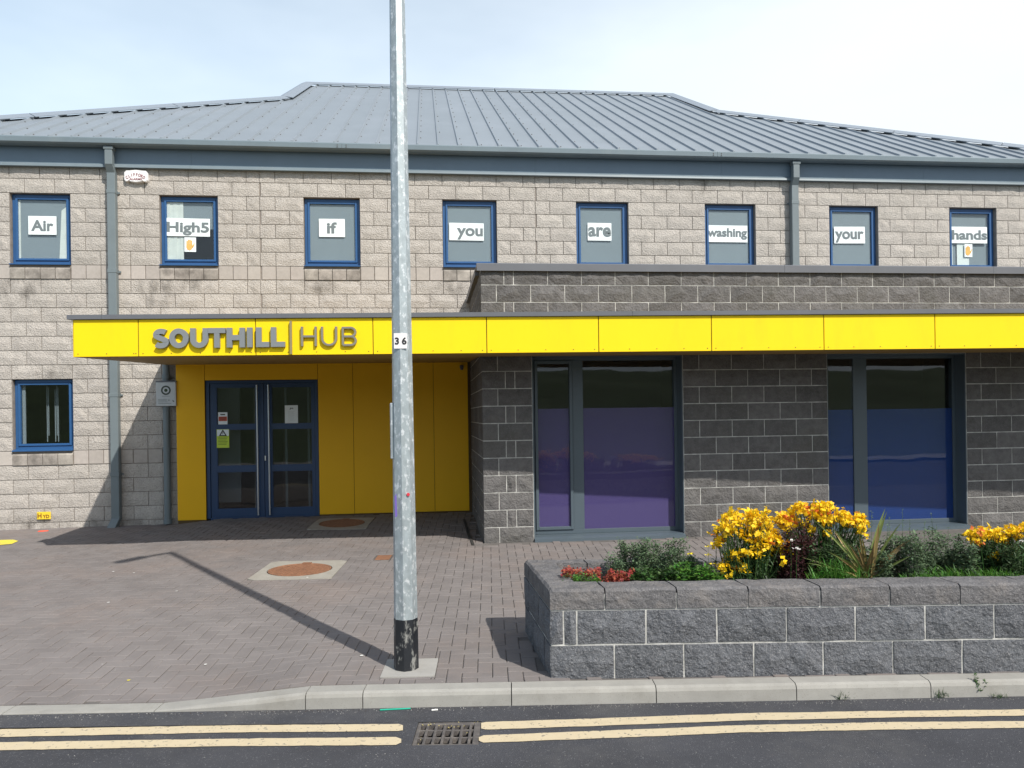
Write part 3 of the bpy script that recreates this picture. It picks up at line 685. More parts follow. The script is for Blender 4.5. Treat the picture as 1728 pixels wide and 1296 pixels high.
# ---- roof
EY, EZ, TP = -0.19, 6.115, 0.538
def onR(px, py):                # survey a point on the front roof slope -> X, plan distance from the eaves
    r = ray(px, py); # z = EZ+TP*(Y-EY)
    t = (EZ+TP*(CY-EY)-CZ)/(r.z-TP*r.y); p = CAMP+r*t
    return p.x, p.y-EY
pts = [onR(0, 201), onR(480, 168), onR(523, 140), onR(1125, 159), onR(1210, 191), onR(1728, 252)]
print('roof', [(round(a, 2), round(b, 2)) for a, b in pts])
SR = 8.0
gl = pts[1]; gr = pts[4]
XEL = pts[0][0]-pts[0][1]                                   # left eaves corner
sl_l = (gl[1]-0.0)/(gl[0]-XEL)
XGL, SGL = gl; XRL = pts[2][0]
XGR, SGR = gr; XRR = pts[3][0]
XER = XGR+(pts[5][0]-XGR)*(SGR)/(SGR-pts[5][1])
print('eaves', XEL, XER)
def stop(x):                                                # roof slope's upper limit over x
    def lin(a, b): t = (x-a[0])/(b[0]-a[0]); return a[1]+(b[1]-a[1])*t
    P = [(XEL, 0.0), (XGL, SGL), (XRL+(0.02 if XRL <= XGL else 0), SR), (XRR, SR), (XGR, SGR), (XER, 0.0)]
    if P[2][0] <= P[1][0]: P[2] = (P[1][0]+0.05, SR)
    if P[4][0] <= P[3][0]: P[3] = (P[4][0]-0.05, SR)
    if x <= P[0][0] or x >= P[-1][0]: return 0.0
    for a, b in zip(P[:-1], P[1:]):
        if a[0] <= x <= b[0]: return lin(a, b)
    return 0.0
def rz(s, up=0.0): return EZ+TP*s+up
mb = MB()
def roofpt(x, s, up=0.0): return (x, EY+s, rz(s)+up)
zr = rz(SR)
YB = EY+2*SR
rid_l = max(XRL, XGL+0.05); rid_r = min(XRR, XGR-0.05)
# undersheet: front slope outline + hips + back slope
mb.add([roofpt(XEL, 0, -0.02), roofpt(XER, 0, -0.02), roofpt(XGR, SGR, -0.02), roofpt(rid_r, SR, -0.02), roofpt(rid_l, SR, -0.02), roofpt(XGL, SGL, -0.02)], [(0, 1, 2, 3, 4, 5)])
bk = lambda x, s: (x, YB-s, rz(s)-0.02)
mb.add([bk(XEL, 0), bk(XER, 0), bk(XGR, SGR), bk(rid_r, SR), bk(rid_l, SR), bk(XGL, SGL)], [(5, 4, 3, 2, 1, 0)])
mb.add([roofpt(XEL, 0, -.02), roofpt(XGL, SGL, -.02), bk(XGL, SGL), bk(XEL, 0)], [(3, 2, 1, 0)])
mb.add([roofpt(XER, 0, -.02), roofpt(XGR, SGR, -.02), bk(XGR, SGR), bk(XER, 0)], [(0, 1, 2, 3)])
mb.add([roofpt(XGL, SGL, -.02), roofpt(rid_l, SR, -.02), bk(XGL, SGL)], [(0, 1, 2)])
mb.add([roofpt(XGR, SGR, -.02), roofpt(rid_r, SR, -.02), bk(XGR, SGR)], [(2, 1, 0)])
roof = mb.build('roof', 'roof_metal', bld)
PW = 0.3335
x = math.floor(XEL/PW)*PW; SCR = MB()
while x < XER:
    a, b = max(x, XEL+0.001), min(x+PW, XER-0.001)
    sa, sb = stop(a), stop(b)
    if b-a > 0.01 and max(sa, sb) > 0.04:
        mb = MB(); mb.cur = R.random(); rw = 0.022; rh = 0.034
        xs = [a, a+0.012, a+rw+0.012, a+rw+0.024, b]; zs = [0.0, rh, rh, 0.0, 0.0]
        if (b-a) < 0.07: xs = [a, b]; zs = [0, 0]
        top = [max(0.02, stop(q)) for q in xs]
        n = len(xs); vs = [(q, EY-0.03, rz(-0.03)+z) for q, z in zip(xs, zs)]+[(q, EY+t, rz(t)+z) for q, z, t in zip(xs, zs, top)]
        # small folded lip at the eaves
        vs += [(q, EY-0.03, rz(-0.03)-0.018) for q in xs]
        fs = [(i, i+1, n+i+1, n+i) for i in range(n-1)]+[(2*n+i, 2*n+i+1, i+1, i) for i in range(n-1)]
        mb.add(vs, fs); mb.build('roof_panel', 'roof_metal', roof, fixn=False)
        t_ = min(sa, sb); s_ = 0.12
        while s_ < t_-0.15:
            for dx in (a+0.07, ):
                if R.random() < 0.75: SCR.box(dx-0.007, dx+0.007, EY+s_-0.012, EY+s_+0.012, rz(s_)-0.002, rz(s_)+0.010)
            s_ += 0.62 if s_ > 0.3 else 0.5
    x += PW
tag(SCR.build('roof_screws', 'iron_dark', roof), kind='stuff')
def cap_strip(p, q, name, wdt=0.22, up=0.05):
    p = Vector(p); q = Vector(q); d = (q-p).normalized(); up_n = Vector((0, -TP, 1)).normalized()
    side = d.cross(up_n).normalized()
    mb = MB(); o = []
    for r in (p, q):
        o += [r+side*(wdt)+up_n*(up-0.012), r+side*(wdt)+up_n*up, r+side*0.0+up_n*(up+0.03), r-side*wdt*0.6+up_n*(up-0.02), r-side*wdt*0.6+up_n*(up-0.05), r+up_n*(up+0.015)]
    mb.add(o, [(0, 1, 7, 6), (1, 2, 8, 7), (2, 3, 9, 8), (3, 4, 10, 9), (4, 5, 11, 10), (5, 0, 6, 11), (0, 5, 4, 3, 2, 1), (6, 7, 8, 9, 10, 11)])
    mb.build(name, 'roof_cap', roof)
def seg(p, q, name, n):
    p = Vector(p); q = Vector(q)
    for i in range(n): cap_strip(p+(q-p)*(i/n+0.001), p+(q-p)*((i+1)/n-0.001), name)
seg(roofpt(rid_l-0.05, SR), roofpt(rid_r+0.05, SR), 'ridge_cap', 4)
seg(roofpt(XEL, 0), roofpt(XGL, SGL), 'hip_cap', 3)
seg(roofpt(XGL-0.03, SGL), roofpt(rid_l-0.03, SR), 'verge_cap', 1)
seg(roofpt(rid_r+0.03, SR), roofpt(XGR+0.03, SGR), 'verge_cap', 1)
seg(roofpt(XGR, SGR), roofpt(XER, 0), 'hip_cap', 4)
# ---- eaves: soffit strip, fascia, drip trim, gutter lengths
mb = MB(); mb.box(XEL+0.1, XER-0.1, -0.066, 0.30, 6.04, 6.07)
mb.box(XEL+0.1, XER-0.1, -0.22, -0.067, 6.035, 6.05); mb.build('eaves_soffit', 'eaves_fascia', bld)
fj = [XEL+0.1, onY(903, 300, 0)[0], onY(1215, 300, 0)[0], XER-0.1]; fj.insert(1, (fj[0]+fj[1])/2-0.3); fj.insert(-1, (fj[-2]+fj[-1])/2)
for a, b in zip(fj[:-1], fj[1:]):
    mb = MB(); mb.profile([(-0.065, 6.038), (-0.050, 5.755), (-0.018, 5.755), (-0.018, 6.038)], a+0.001, b-0.001)
    eb = mb.build('eaves_board', 'eaves_fascia', bld)
    mb = MB(); mb.profile([(-0.052, 5.753), (-0.088, 5.722), (-0.094, 5.69), (-0.018, 5.690), (-0.018, 5.753)], a+0.001, b-0.001); mb.build('drip_trim', 'gutter', eb)
for a, b in zip(*[iter([XEL-0.02, onY(575, 240, -0.4)[0], onY(575, 240, -0.4)[0], onY(1216, 260, -0.4)[0], onY(1216, 260, -0.4)[0], XER+0.02])]*2):
    mb = MB(); prof = [(-0.32, 5.93), (-0.44, 5.935), (-0.475, 5.955), (-0.48, 6.025), (-0.47, 6.04), (-0.36, 6.062), (-0.355, 6.055), (-0.462, 6.032), (-0.468, 5.965), (-0.43, 5.945), (-0.335, 5.94), (-0.335, 6.0), (-0.32, 6.0)]
    prof = [(y+0.215, z+0.06) for y, z in prof]
    mb.profile(prof, a+0.0015, b-0.0015)
    gt = mb.build('gutter', 'gutter', bld)
    mb = MB()
    for xx in (a+0.07, b-0.07):
        for zz in (5.975, 6.005): mb.box(xx-0.006, xx+0.006, -0.271, -0.259, zz+0.054, zz+0.066)
    mb.build('rivet', 'iron_dark', gt)

# ---- downpipes
def downpipe(px, zb, offtop=True):
    x0, _ = onY(px, 400, -0.1)
    mb = MB(); mb.bbox(x0-0.062, x0+0.062, -0.135, -0.03, zb, 5.60, 0.006); o = mb.build('downpipe', 'pipe_metal', bld)
    mb = MB(); mb.bbox(x0-0.062, x0+0.052, -0.205, -0.105, 5.70, 5.955, 0.006); mb.bbox(x0-0.076, x0+0.066, -0.215, -0.095, 5.935, 5.985, 0.004)
    mb.add([(x0-0.061, -0.204, 5.702), (x0+0.051, -0.204, 5.702), (x0+0.051, -0.106, 5.702), (x0-0.061, -0.106, 5.702), (x0-0.058, -0.134, 5.59), (x0+0.058, -0.134, 5.59), (x0+0.058, -0.035, 5.59), (x0-0.058, -0.035, 5.59)],
           [(0, 1, 2, 3), (7, 6, 5, 4), (0, 4, 5, 1), (1, 5, 6, 2), (2, 6, 7, 3), (3, 7, 4, 0)])
    mb.build('swan_neck', 'pipe_metal', o)
    for zz in ([5.30, 4.05, 2.1, 0.85] if zb < 1 else [5.30, 4.2]):
        if zz > zb: mb = MB(); mb.bbox(x0-0.067, x0+0.067, -0.14, -0.02, zz-0.03, zz+0.03, 0.003); mb.box(x0-0.10, x0+0.10, -0.035, -0.025, zz-0.012, zz+0.012); mb.build('pipe_collar', 'pipe_metal', o)
    if zb < 1:
        mb = MB(); mb.add([(x0-0.06, -0.135, zb+0.03), (x0+0.06, -0.135, zb+0.03), (x0+0.06, -0.03, zb+0.03), (x0-0.06, -0.03, zb+0.03), (x0-0.08, -0.26, 0.03), (x0+0.04, -0.26, 0.03), (x0+0.05, -0.17, 0.01), (x0-0.07, -0.17, 0.01)],
               [(0, 1, 2, 3), (7, 6, 5, 4), (0, 4, 5, 1), (1, 5, 6, 2), (2, 6, 7, 3), (3, 7, 4, 0)]); mb.build('pipe_shoe', 'pipe_metal', o)
    return o
downpipe(189.5, 0.13); downpipe(1341.5, 3.2)
xr_, _ = onY(281, 700, -0.09)
mb = MB(); mb.tube([(xr_, -0.09, 0.05), (xr_, -0.09, 2.62)], 0.052, 14); o = mb.build('downpipe', 'pipe_metal', bld, smooth=False); tag(o, 'round dark grey rainwater pipe in the shade beside the yellow cladding')
for z_, r_ in ((1.2, 0.06), (2.35, 0.062), (0.05, 0.066)): MB().tube([(xr_, -0.09, z_), (xr_, -0.09, z_+0.065)], r_, 14).build('pipe_collar', 'pipe_metal', o)

# ================================================================== EXTENSION (dark blocks)
ZB0 = 3.3906
bj0 = 7.602
PURX = (onY(904, 760, BY)[0], onY(1151, 760, BY)[0]); BLUX = (onY(1394, 760, BY)[0], onY(1627, 760, BY)[0])
# snap to the bond
snap = lambda v, off=0.0: bj0+off+round((v-bj0-off)/0.225)*0.225
PURX = (snap(PURX[0]), snap(PURX[1])); BLUX = (snap(BLUX[0]), snap(BLUX[1]))
print('win', PURX, BLUX)
ZS = ZB0-15*CO+0.025
HB = [(PURX[0], PURX[1], ZS, 2.47), (BLUX[0], BLUX[1], ZS, 2.47)]
XBR = 22.0
mb = MB(); cells_wall(mb, BX0+0.008, XBR, -0.2, 3.60, HB, BY-0.003, BY+0.28)
mb.box(BX0+0.008, BX0+0.27, BY+0.28, 0.0, -0.2, 3.60)
wallB = mb.build('extension_wall', 'mortar_grey', bld, fixn=False)
BLB = []
for c in range(-1, 16):
    ztop = ZB0-c*CO; zb = ztop-CO
    if c == -1: ztop = ZB0+0.19
    if zb < -0.02: zb = -0.02
    if ztop-zb < 0.05: continue
    off = 0.0 if c % 2 else 0.225
    joints = [bj0+off+0.45*k-4.5 for k in range(50)]
    if c % 2: joints += [bj0-0.225+0.10]
    hs = [(h[0], h[1]) for h in HB if h[2] < (ztop+zb)/2 < h[3]]
    for a, b in course_pieces(BX0, XBR, joints, hs): BLB.append((a, zb, b-a, ztop-zb, 'dark'))
# drop the courses hidden behind the canopy void
lay_blocks(BLB, BY, wallB)
# return wall blocks (facing left)
ret = MB()
for c in range(-1, 16):
    ztop = ZB0-c*CO; zb = max(ztop-CO, -0.02)
    if c == -1: ztop = ZB0+0.19
    off = 0.225 if c % 2 else 0.0; y = BY
    ys = sorted(set([BY, -0.02]+[BY+off+0.45*k for k in range(1, 7) if BY+off+0.45*k < -0.1]))
    for a, b in zip(ys[:-1], ys[1:]):
        if ztop-zb < 0.06: continue
        me = pooled(b-a, ztop-zb, 'dark')
        o = place('block', me, wallB, (BX0+0.012, b, zb)); o.rotation_euler = (0, 0, -math.pi/2)
# coping with thickness, front and return
cpj = [BX0-0.05, onY(1321, 455, BY)[0], onY(1672, 455, BY)[0], XBR+0.1]
for a, b in zip(cpj[:-1], cpj[1:]):
    mb = MB(); mb.profile([(-0.055, 3.565), (-0.055, 3.655), (-0.045, 3.665), (0.33, 3.635), (0.33, 3.565), (0.30, 3.565), (0.30, 3.62), (-0.035, 3.62), (-0.035, 3.565)], a+0.0015, b-0.0015)
    mb.build('coping', 'coping', wallB, loc=(0, BY, 0))
mb = MB(); mb.box(BX0-0.05, BX0+0.30, BY+0.335, -0.03, 3.565, 3.655); mb.build('coping', 'coping', wallB)
mb = MB(); mb.box(BX0+0.28, XBR, BY+0.29, -0.01, 3.2, 3.25); mb.build('extension_roof', 'coping', bld)
mb = MB(); mb.box(BX0+0.28, XBR, -0.30, -0.2, 0, 3.19); mb.box(BX0+0.28, XBR, BY+0.29, -0.30, 2.7, 2.78); mb.box(BX0+0.28, XBR, BY+0.29, -0.30, 0.0, 0.03)
for x in (10.35, 11.4, 15.0): mb.box(x, x+0.1, BY+0.30, -0.30, 0.03, 2.7)
mb.build('interior_walls', 'room', bld)
# concrete footing strip along the base
mb = MB(); mb.box(BX0-0.12, XBR, BY-0.12, BY-0.001, -0.1, 0.028); mb.box(BX0-0.12, BX0-0.001, BY-0.001, YW-0.05, -0.1, 0.028)
mb.build('footing', 'slab', bld)

def tall_window(h, film, film_top, mull_px, sash):
    x0, x1, z0, z1 = h; yr = BY+0.20; g = 0.003
    xm0, xm1 = onY(mull_px[0], 760, yr)[0], onY(mull_px[1], 760, yr)[0]
    # projecting pressed-metal sill
    mb = MB(); t = 0.055
    for (p, q, r, s_) in ((x0+g, x0+t, z0+0.06, z1-g), (x1-t, x1-g, z0+0.06, z1-g), (x0+t, x1-t, z1-t, z1-g), (x0+t, x1-t, z0+0.06, z0+0.06+t), (xm0, xm1, z0+0.06+t, z1-t)): mb.bbox(p, q, yr, yr+0.08, r, s_, 0.003)
    fr = mb.build('window', 'grey_frame', bld)
    mb = MB(); mb.profile([(0.22, 0.06), (0.02, 0.055), (-0.055, 0.035), (-0.06, -0.022), (-0.048, -0.022), (-0.045, 0.02), (0.22, 0.02)], x0+g, x1-g); mb.build('window_sill', 'grey_frame', fr, loc=(0, BY, z0))
    # metal-lined reveals, 3 mm proud of the block ends
    mb = MB(); mb.box(x1-0.012, x1+0.0, BY+0.004, yr, z0+0.062, z1); mb.box(x0, x0+0.012, BY+0.004, yr, z0+0.062, z1); mb.box(x0+0.012, x1-0.012, BY+0.004, yr, z1-0.012, z1); mb.build('reveal', 'grey_frame', fr)
    if sash:
        mb = MB(); A, B, C, D = x0+t+0.003, xm0-0.003, z0+0.06+t+0.003, z1-t-0.003; t2 = 0.04
        for (p, q, r, s_) in ((A, A+t2, C, D), (B-t2, B, C, D), (A+t2, B-t2, D-t2, D), (A+t2, B-t2, C, C+t2)): mb.bbox(p, q, yr-0.02, yr+0.04, r, s_, 0.003)
        mb.build('sash', 'grey_frame', fr); pn = [(A+t2, B-t2, C+t2, D-t2)]
    else: pn = [(x0+t, xm0, z0+0.06+t, z1-t)]
    pn.append((xm1, x1-t, z0+0.06+t, z1-t))
    for a, b, c, d in pn:
        mb = MB(); mb.box(a-0.004, b+0.004, yr+0.010, yr+0.018, c-0.004, d+0.004); mb.build('pane', 'glass_dark', fr)
        mb = MB(); mb.box(a-0.004, b+0.004, yr+0.022, yr+0.025, c-0.004, film_top); mb.build('window_film', film, fr)
    # ceiling lamp strip seen through the glass
    return fr
fz1 = onY(1060, 688, BY+0.2)[1]; fz2 = onY(1520, 690, BY+0.2)[1]
f1 = tall_window(HB[0], 'film_purple', fz1, (967, 985), True); tag(f1, 'tall grey-framed window with purple film beside the blocks')
f2 = tall_window(HB[1], 'film_blue', fz2, (1441, 1464), False); tag(f2, 'tall grey-framed window with deep blue film behind the flowers')

# ================================================================== CANOPY
ZC0, ZC1 = 2.41, 2.83
FL = Vector((-4.88, 8.59)); fa = 0.056
def F(s, back=0.0):              # along the canopy front, measured from its left end; back = metres behind the front face
    return W(FL.x+s*math.cos(fa)-back*math.sin(fa), FL.y+s*math.sin(fa)+back*math.cos(fa))
def onF(px, py, off=0.0):        # survey on the canopy front plane -> s, z
    r = ray(px, py); n = (F(0, 1)-F(0, 0)).normalized(); p0 = F(0, off)
    t = (p0-CAMP).dot(n)/r.dot(n); p = CAMP+r*t; e = (F(1)-F(0)); return (p-F(0)).dot(e), p.z
SLEN = 16.5
yawF = -AB+fa
def wallY_at(s):                 # where the canopy meets the building
    p = F(s); return p
ce = onY(285, 615.5, -0.02)
PL, PRt = F(0), F(SLEN)
cp = empty('canopy', (0, 0, 0)); cp.parent = bld
bpy.data.objects.remove(cp)
def soff(p):                     # soffit rises gently towards the main wall
    n = (F(0, 1)-F(0, 0)).normalized(); return ZC0+0.043*max(0, (p-F(0)).dot(n))
t_ = 0.03
poly = [F(0.0, t_), F(SLEN, t_), Vector((F(SLEN).x, -0.02, 0)), Vector((F(4.0).x, 0, 0)), Vector((ce[0]+0.02, -0.035, 0))]
poly = [poly[0], poly[1], Vector((F(SLEN, 1.5).x, BY+0.0, 0)), Vector((BX0-0.03, BY-0.03, 0)), Vector((BX0-0.03, -0.035, 0)), Vector((ce[0]+0.02, -0.035, 0))]
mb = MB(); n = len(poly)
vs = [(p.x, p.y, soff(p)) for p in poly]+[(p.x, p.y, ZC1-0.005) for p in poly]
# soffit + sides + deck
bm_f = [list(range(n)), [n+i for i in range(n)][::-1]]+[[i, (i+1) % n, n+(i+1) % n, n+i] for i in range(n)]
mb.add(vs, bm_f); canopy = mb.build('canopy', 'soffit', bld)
# strip over the dark wall front: butt up to it
# coping on top
cm = Matrix.Translation(F(0)) @ Matrix.Rotation(yawF, 4, 'Z')
cj = [-0.055, onF(173, 537)[0], 6.3, 11.2, SLEN]
for a, b in zip(cj[:-1], cj[1:]):
    mb = MB(); mb.box(a+0.0015, b-0.0015, -0.03, 0.22, ZC1, ZC1+0.05, cm); mb.build('canopy_coping', 'coping', canopy)
sj = [0.0]+[onF(p, 570)[0] for p in (233.3, 431.4, 629.4, 821.3, 1010.3, 1200.8, 1390.5, 1578)]
while sj[-1] < SLEN-1: sj.append(sj[-1]+1.325)
print('fascia joints', [round(s, 3) for s in sj])
for i, (a, b) in enumerate(zip(sj[:-1], sj[1:])):
    mb = MB(); mb.bbox(a+0.005, b-0.005, 0.0, 0.012, ZC0+0.004, ZC1-0.004, 0.0015, cm); pn = mb.build('fascia_panel', 'yellow_panel', canopy)
    mb = MB()
    for xx in (a+0.05, a+0.36, a+0.68, a+1.0, b-0.05):
        if xx < b-0.02:
            mb.tube([Vector((xx, -0.003, ZC0+0.035)), Vector((xx, 0.001, ZC0+0.035))], 0.006, 6, cm)
    mb.build('rivet', 'panel_gap', pn)
mb = MB(); mb.box(0.002, SLEN, 0.0125, 0.028, ZC0+0.008, ZC1-0.008, cm); mb.build('fascia_backing', 'panel_gap', canopy)
mb = MB(); A_, B_ = F(0, 0.02), Vector((ce[0], -0.04, 0))
dd = (B_-A_).normalized(); nn = Vector((dd.y, -dd.x, 0))
q = [A_-nn*0.012, B_-nn*0.012, B_+nn*0.001, A_+nn*0.001]
mb.add([(p.x, p.y, soff(p)+0.002) for p in q]+[(p.x, p.y, ZC1-0.004) for p in q], [(0, 1, 2, 3), (7, 6, 5, 4), (0, 4, 5, 1), (1, 5, 6, 2), (2, 6, 7, 3), (3, 7, 4, 0)])
mb.build('side_panel', 'yellow_panel', canopy)

# ---- yellow entrance wall: panels, doors
GZ = 0.125
ztopy = 2.60
x597, x664, x733 = onY(596.7, 740, YW)[0], onY(664, 740, YW)[0], onY(732.5, 740, YW)[0]
zhead = onY(440, 641, YW)[1]
mb = MB(); cells_wall(mb, xy0+0.006, BX0-0.002, -0.1, ztopy, [(xd0, xd1, -0.11, zhead)], YW+0.017, -0.002)
ent = mb.build('entrance_wall', 'panel_gap', bld, fixn=False)
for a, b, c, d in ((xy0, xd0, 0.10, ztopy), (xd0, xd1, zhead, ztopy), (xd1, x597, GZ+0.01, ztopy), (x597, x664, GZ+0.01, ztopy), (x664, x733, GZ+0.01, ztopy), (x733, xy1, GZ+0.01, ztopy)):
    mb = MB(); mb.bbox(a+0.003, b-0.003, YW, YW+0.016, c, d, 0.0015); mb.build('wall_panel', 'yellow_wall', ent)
# dark strip between cladding and return
# doors
dy = YW+0.05
zth = 0.11
mb = MB()
g = 0.004
for (p, q, r, s_) in ((xd0+g, xd0+0.06, zth, zhead-g), (xd1-0.06, xd1-g, zth, zhead-g), (xd0+0.06, xd1-0.06, zhead-0.05, zhead-g)): mb.bbox(p, q, dy-0.02, dy+0.08, r, s_, 0.003)
mb.box(xd0+0.06, xd1-0.06, dy-0.02, dy+0.08, zth-0.05, zth+0.012)
dfr = mb.build('door_frame', 'door_blue', bld)
xm = onY(446, 760, dy)[0]
rowz = [onY(400, y, dy)[1] for y in (653, 716.5, 724, 786.5, 795.5, 859)]
for side, (a, b, pa, pb) in enumerate(((xd0+0.064, xm-0.004, onY(366, 760, dy)[0], onY(433, 760, dy)[0]), (xm+0.004, xd1-0.064, onY(459, 760, dy)[0], onY(527.5, 760, dy)[0]))):
    mb = MB(); cells_wall(mb, a, b, zth+0.014, zhead-0.054, [(pa, pb, rowz[1], rowz[0]), (pa, pb, rowz[3], rowz[2]), (pa, pb, rowz[5], rowz[4])], dy, dy+0.05)
    dr = mb.build('door', 'door_blue', bld, fixn=False)
    for zi in (0, 2, 4):
        mb = MB(); mb.box(pa-0.003, pb+0.003, dy+0.02, dy+0.026, rowz[zi+1]-0.003, rowz[zi]+0.003); mb.build('pane', 'glass_dark', dr)
        mb = MB()
        for (p, q, r, s_) in ((pa, pa+0.012, rowz[zi+1], rowz[zi]), (pb-0.012, pb, rowz[zi+1], rowz[zi]), (pa+0.012, pb-0.012, rowz[zi]-0.012, rowz[zi]), (pa+0.012, pb-0.012, rowz[zi+1], rowz[zi+1]+0.012)): mb.box(p, q, dy+0.004, dy+0.018, r, s_)
        mb.build('glazing_bead', 'door_blue', dr)
    hx = onY(434.8 if side == 0 else 454.3, 760, dy-0.05)[0]
    mb = MB(); mb.tube([(hx, dy-0.055, zth+0.04), (hx, dy-0.055, zhead-0.08)], 0.014, 10)
    for zz in (zth+0.15, (zth+zhead)/2, zhead-0.2): mb.tube([(hx, dy-0.055, zz), (hx, dy, zz)], 0.009, 8)
    mb.build('handle', 'steel', dr)
    if side: 
        mb = MB(); mb.bbox(xm+0.005, xm+0.03, dy-0.02, dy-0.001, 1.02, 1.10, 0.003); mb.build('lock', 'steel', dr)
# lobby behind the doors
mb = MB(); mb.box(xd0-0.3, xd1+0.3, 2.2, 2.25, 0.05, 2.7); mb.box(xd0-0.35, xd0-0.3, 0.31, 2.2, 0.05, 2.7); mb.box(xd1+0.3, xd1+0.35, 0.31, 2.2, 0.05, 2.7); mb.box(xd0-0.3, xd1+0.3, 0.31, 2.2, 0.03, 0.05)
mb.build('lobby_walls', 'room', bld)
mb = MB(); px_ = onY(365, 760, 0.6)[0]; mb.bbox(px_, px_+0.42, 0.5, 0.55, 0.3, 2.3, 0.01); mb.bbox(xm+0.2, xm+0.24, 0.6, 0.64, 0.1, 2.3, 0.004); mb.bbox(xm+0.58, xm+0.62, 0.6, 0.64, 0.1, 2.3, 0.004); mb.build('lobby_screen', 'grey_backing', bld)
# camera/sensor under the canopy on the yellow wall
sx, sz = onY(779, 620, YW-0.06)
tag(MB().bbox(sx-0.03, sx+0.03, YW-0.12, YW, sz-0.015, sz+0.035, 0.008).tube([(sx, YW-0.11, sz-0.045), (sx, YW-0.11, sz-0.012)], [0.02, 0.028], 10).build('security_sensor', 'iron_dark'),
    'small dark security sensor at the top right corner of the yellow entrance wall', 'sensor')
# drain slot beside the return wall
g1 = onG(798.7, 925.5, 0.01); g2 = onG(783, 876, 0.11)
mb = MB(); dv = (g2-g1); dv.z = 0; sd = Vector((-dv.y, dv.x, 0)).normalized()*0.018
pts_ = []
for k in range(9):
    p = g1+dv*k/8; zz = H(p.x, p.y)+0.006; zz += 0.004; a = p-sd; b = p+sd; pts_ += [(a.x, a.y, zz), (b.x, b.y, zz), (b.x, b.y, zz-0.02), (a.x, a.y, zz-0.02)]
fs_ = []
for k in range(8):
    o_ = k*4
    fs_ += [(o_, o_+1, o_+5, o_+4), (o_+1, o_+2, o_+6, o_+5), (o_+3, o_, o_+4, o_+7)]
mb.add(pts_, fs_+[(0, 3, 2, 1), (32, 33, 34, 35)]); tag(mb.build('drain_channel', 'pit', fixn=True), 'narrow dark drain slot in the paving beside the dark corner pier', 'drain')

# ================================================================== SIGN LETTERING
sign = empty('building_sign', F(0.8))
tag(sign, 'raised grey SOUTHILL and thin bronze HUB lettering on the yellow fascia', 'sign')
sign.location = (0, 0, 0)
def stroke(mb, pts, wdt, y0, y1, M, closed=False, sx=1, miter=True):
    P = [Vector((p[0], p[1])) for p in pts]; n = len(P); Lf = []; Rt = []
    for i in range(n):
        if closed: a, b, c = P[i-1], P[i], P[(i+1) % n]
        else: a, b, c = P[max(0, i-1)], P[i], P[min(n-1, i+1)]
        d1 = (b-a).normalized() if (b-a).length > 1e-9 else None; d2 = (c-b).normalized() if (c-b).length > 1e-9 else None
        d1 = d1 or d2; d2 = d2 or d1; t = (d1+d2).normalized(); nrm = Vector((-t.y, t.x)); k = 1/max(0.5, nrm.dot(Vector((-d1.y, d1.x))))
        Lf.append(b+nrm*wdt/2*k); Rt.append(b-nrm*wdt/2*k)
    vs = []
    for l, r in zip(Lf, Rt): vs += [(l.x, y0, l.y), (r.x, y0, r.y), (r.x, y1, r.y), (l.x, y1, l.y)]
    fs = []; m = n if closed else n-1
    for i in range(m):
        a = 4*i; b = 4*((i+1) % n); fs += [(a, a+1, b+1, b), (a+1, a+2, b+2, b+1), (a+2, a+3, b+3, b+2), (a+3, a, b, b+3)]
    if not closed: fs += [(0, 3, 2, 1), (4*(n-1), 4*(n-1)+1, 4*(n-1)+2, 4*(n-1)+3)]
    mb.add(vs, fs, M)
def arc(cx, cy, rx, ry, a0, a1, n): return [(cx+rx*math.cos(math.radians(a0+(a1-a0)*i/n)), cy+ry*math.sin(math.radians(a0+(a1-a0)*i/n))) for i in range(n+1)]
def letter(ch, w_, h, t):
    r = t/2
    if ch == 'O': return [(arc(w_/2, h/2, w_/2-r, h/2-r, 0, 360, 28)[:-1], True)]
    if ch == 'U': return [([(r, h)]+arc(w_/2, w_/2*0.98, w_/2-r, w_/2*0.98-r, 180, 360, 14)+[(w_-r, h)], False)]
    if ch == 'T': return [([(0, h-r), (w_, h-r)], False), ([(w_/2, h-r), (w_/2, 0)], False)]
    if ch == 'H': return [([(r, 0), (r, h)], False), ([(w_-r, 0), (w_-r, h)], False), ([(r, h/2), (w_-r, h/2)], False)]
    if ch == 'I': return [([(w_/2, 0), (w_/2, h)], False)]
    if ch == 'L': return [([(r, h), (r, r), (w_, r)], False)]
    if ch == 'S':
        q = (h-t)/4
        top = arc(w_*0.52, h-r-q, w_*0.50-r, q, 42, 200, 9); bot = arc(w_*0.48, r+q, w_*0.50-r, q, 20, -145, 9)
        return [(top+[(w_*0.34, h*0.555), (w_*0.66, h*0.445)]+bot, False)]
    if ch == 'B':
        return [([(r, r), (r, h-r), (w_*0.60, h-r)]+arc(w_*0.60, h*0.75-r*0.5, w_*0.34-r*0.5, h*0.25-r*0.5, 90, -90, 9)+[(r, h/2)], False),
                ([(w_*0.55, h/2)]+arc(w_*0.60, h*0.25+r*0.5, w_*0.40-r, h*0.25-r*0.5, 90, -90, 9)+[(r, r)], False)]
lets = [('S', 258, 285.3), ('O', 285.5, 318), ('U', 321, 351), ('T', 351.3, 380.5), ('H', 382.5, 413), ('I', 416.7, 425.6), ('L', 432, 454), ('L', 457, 480.5)]
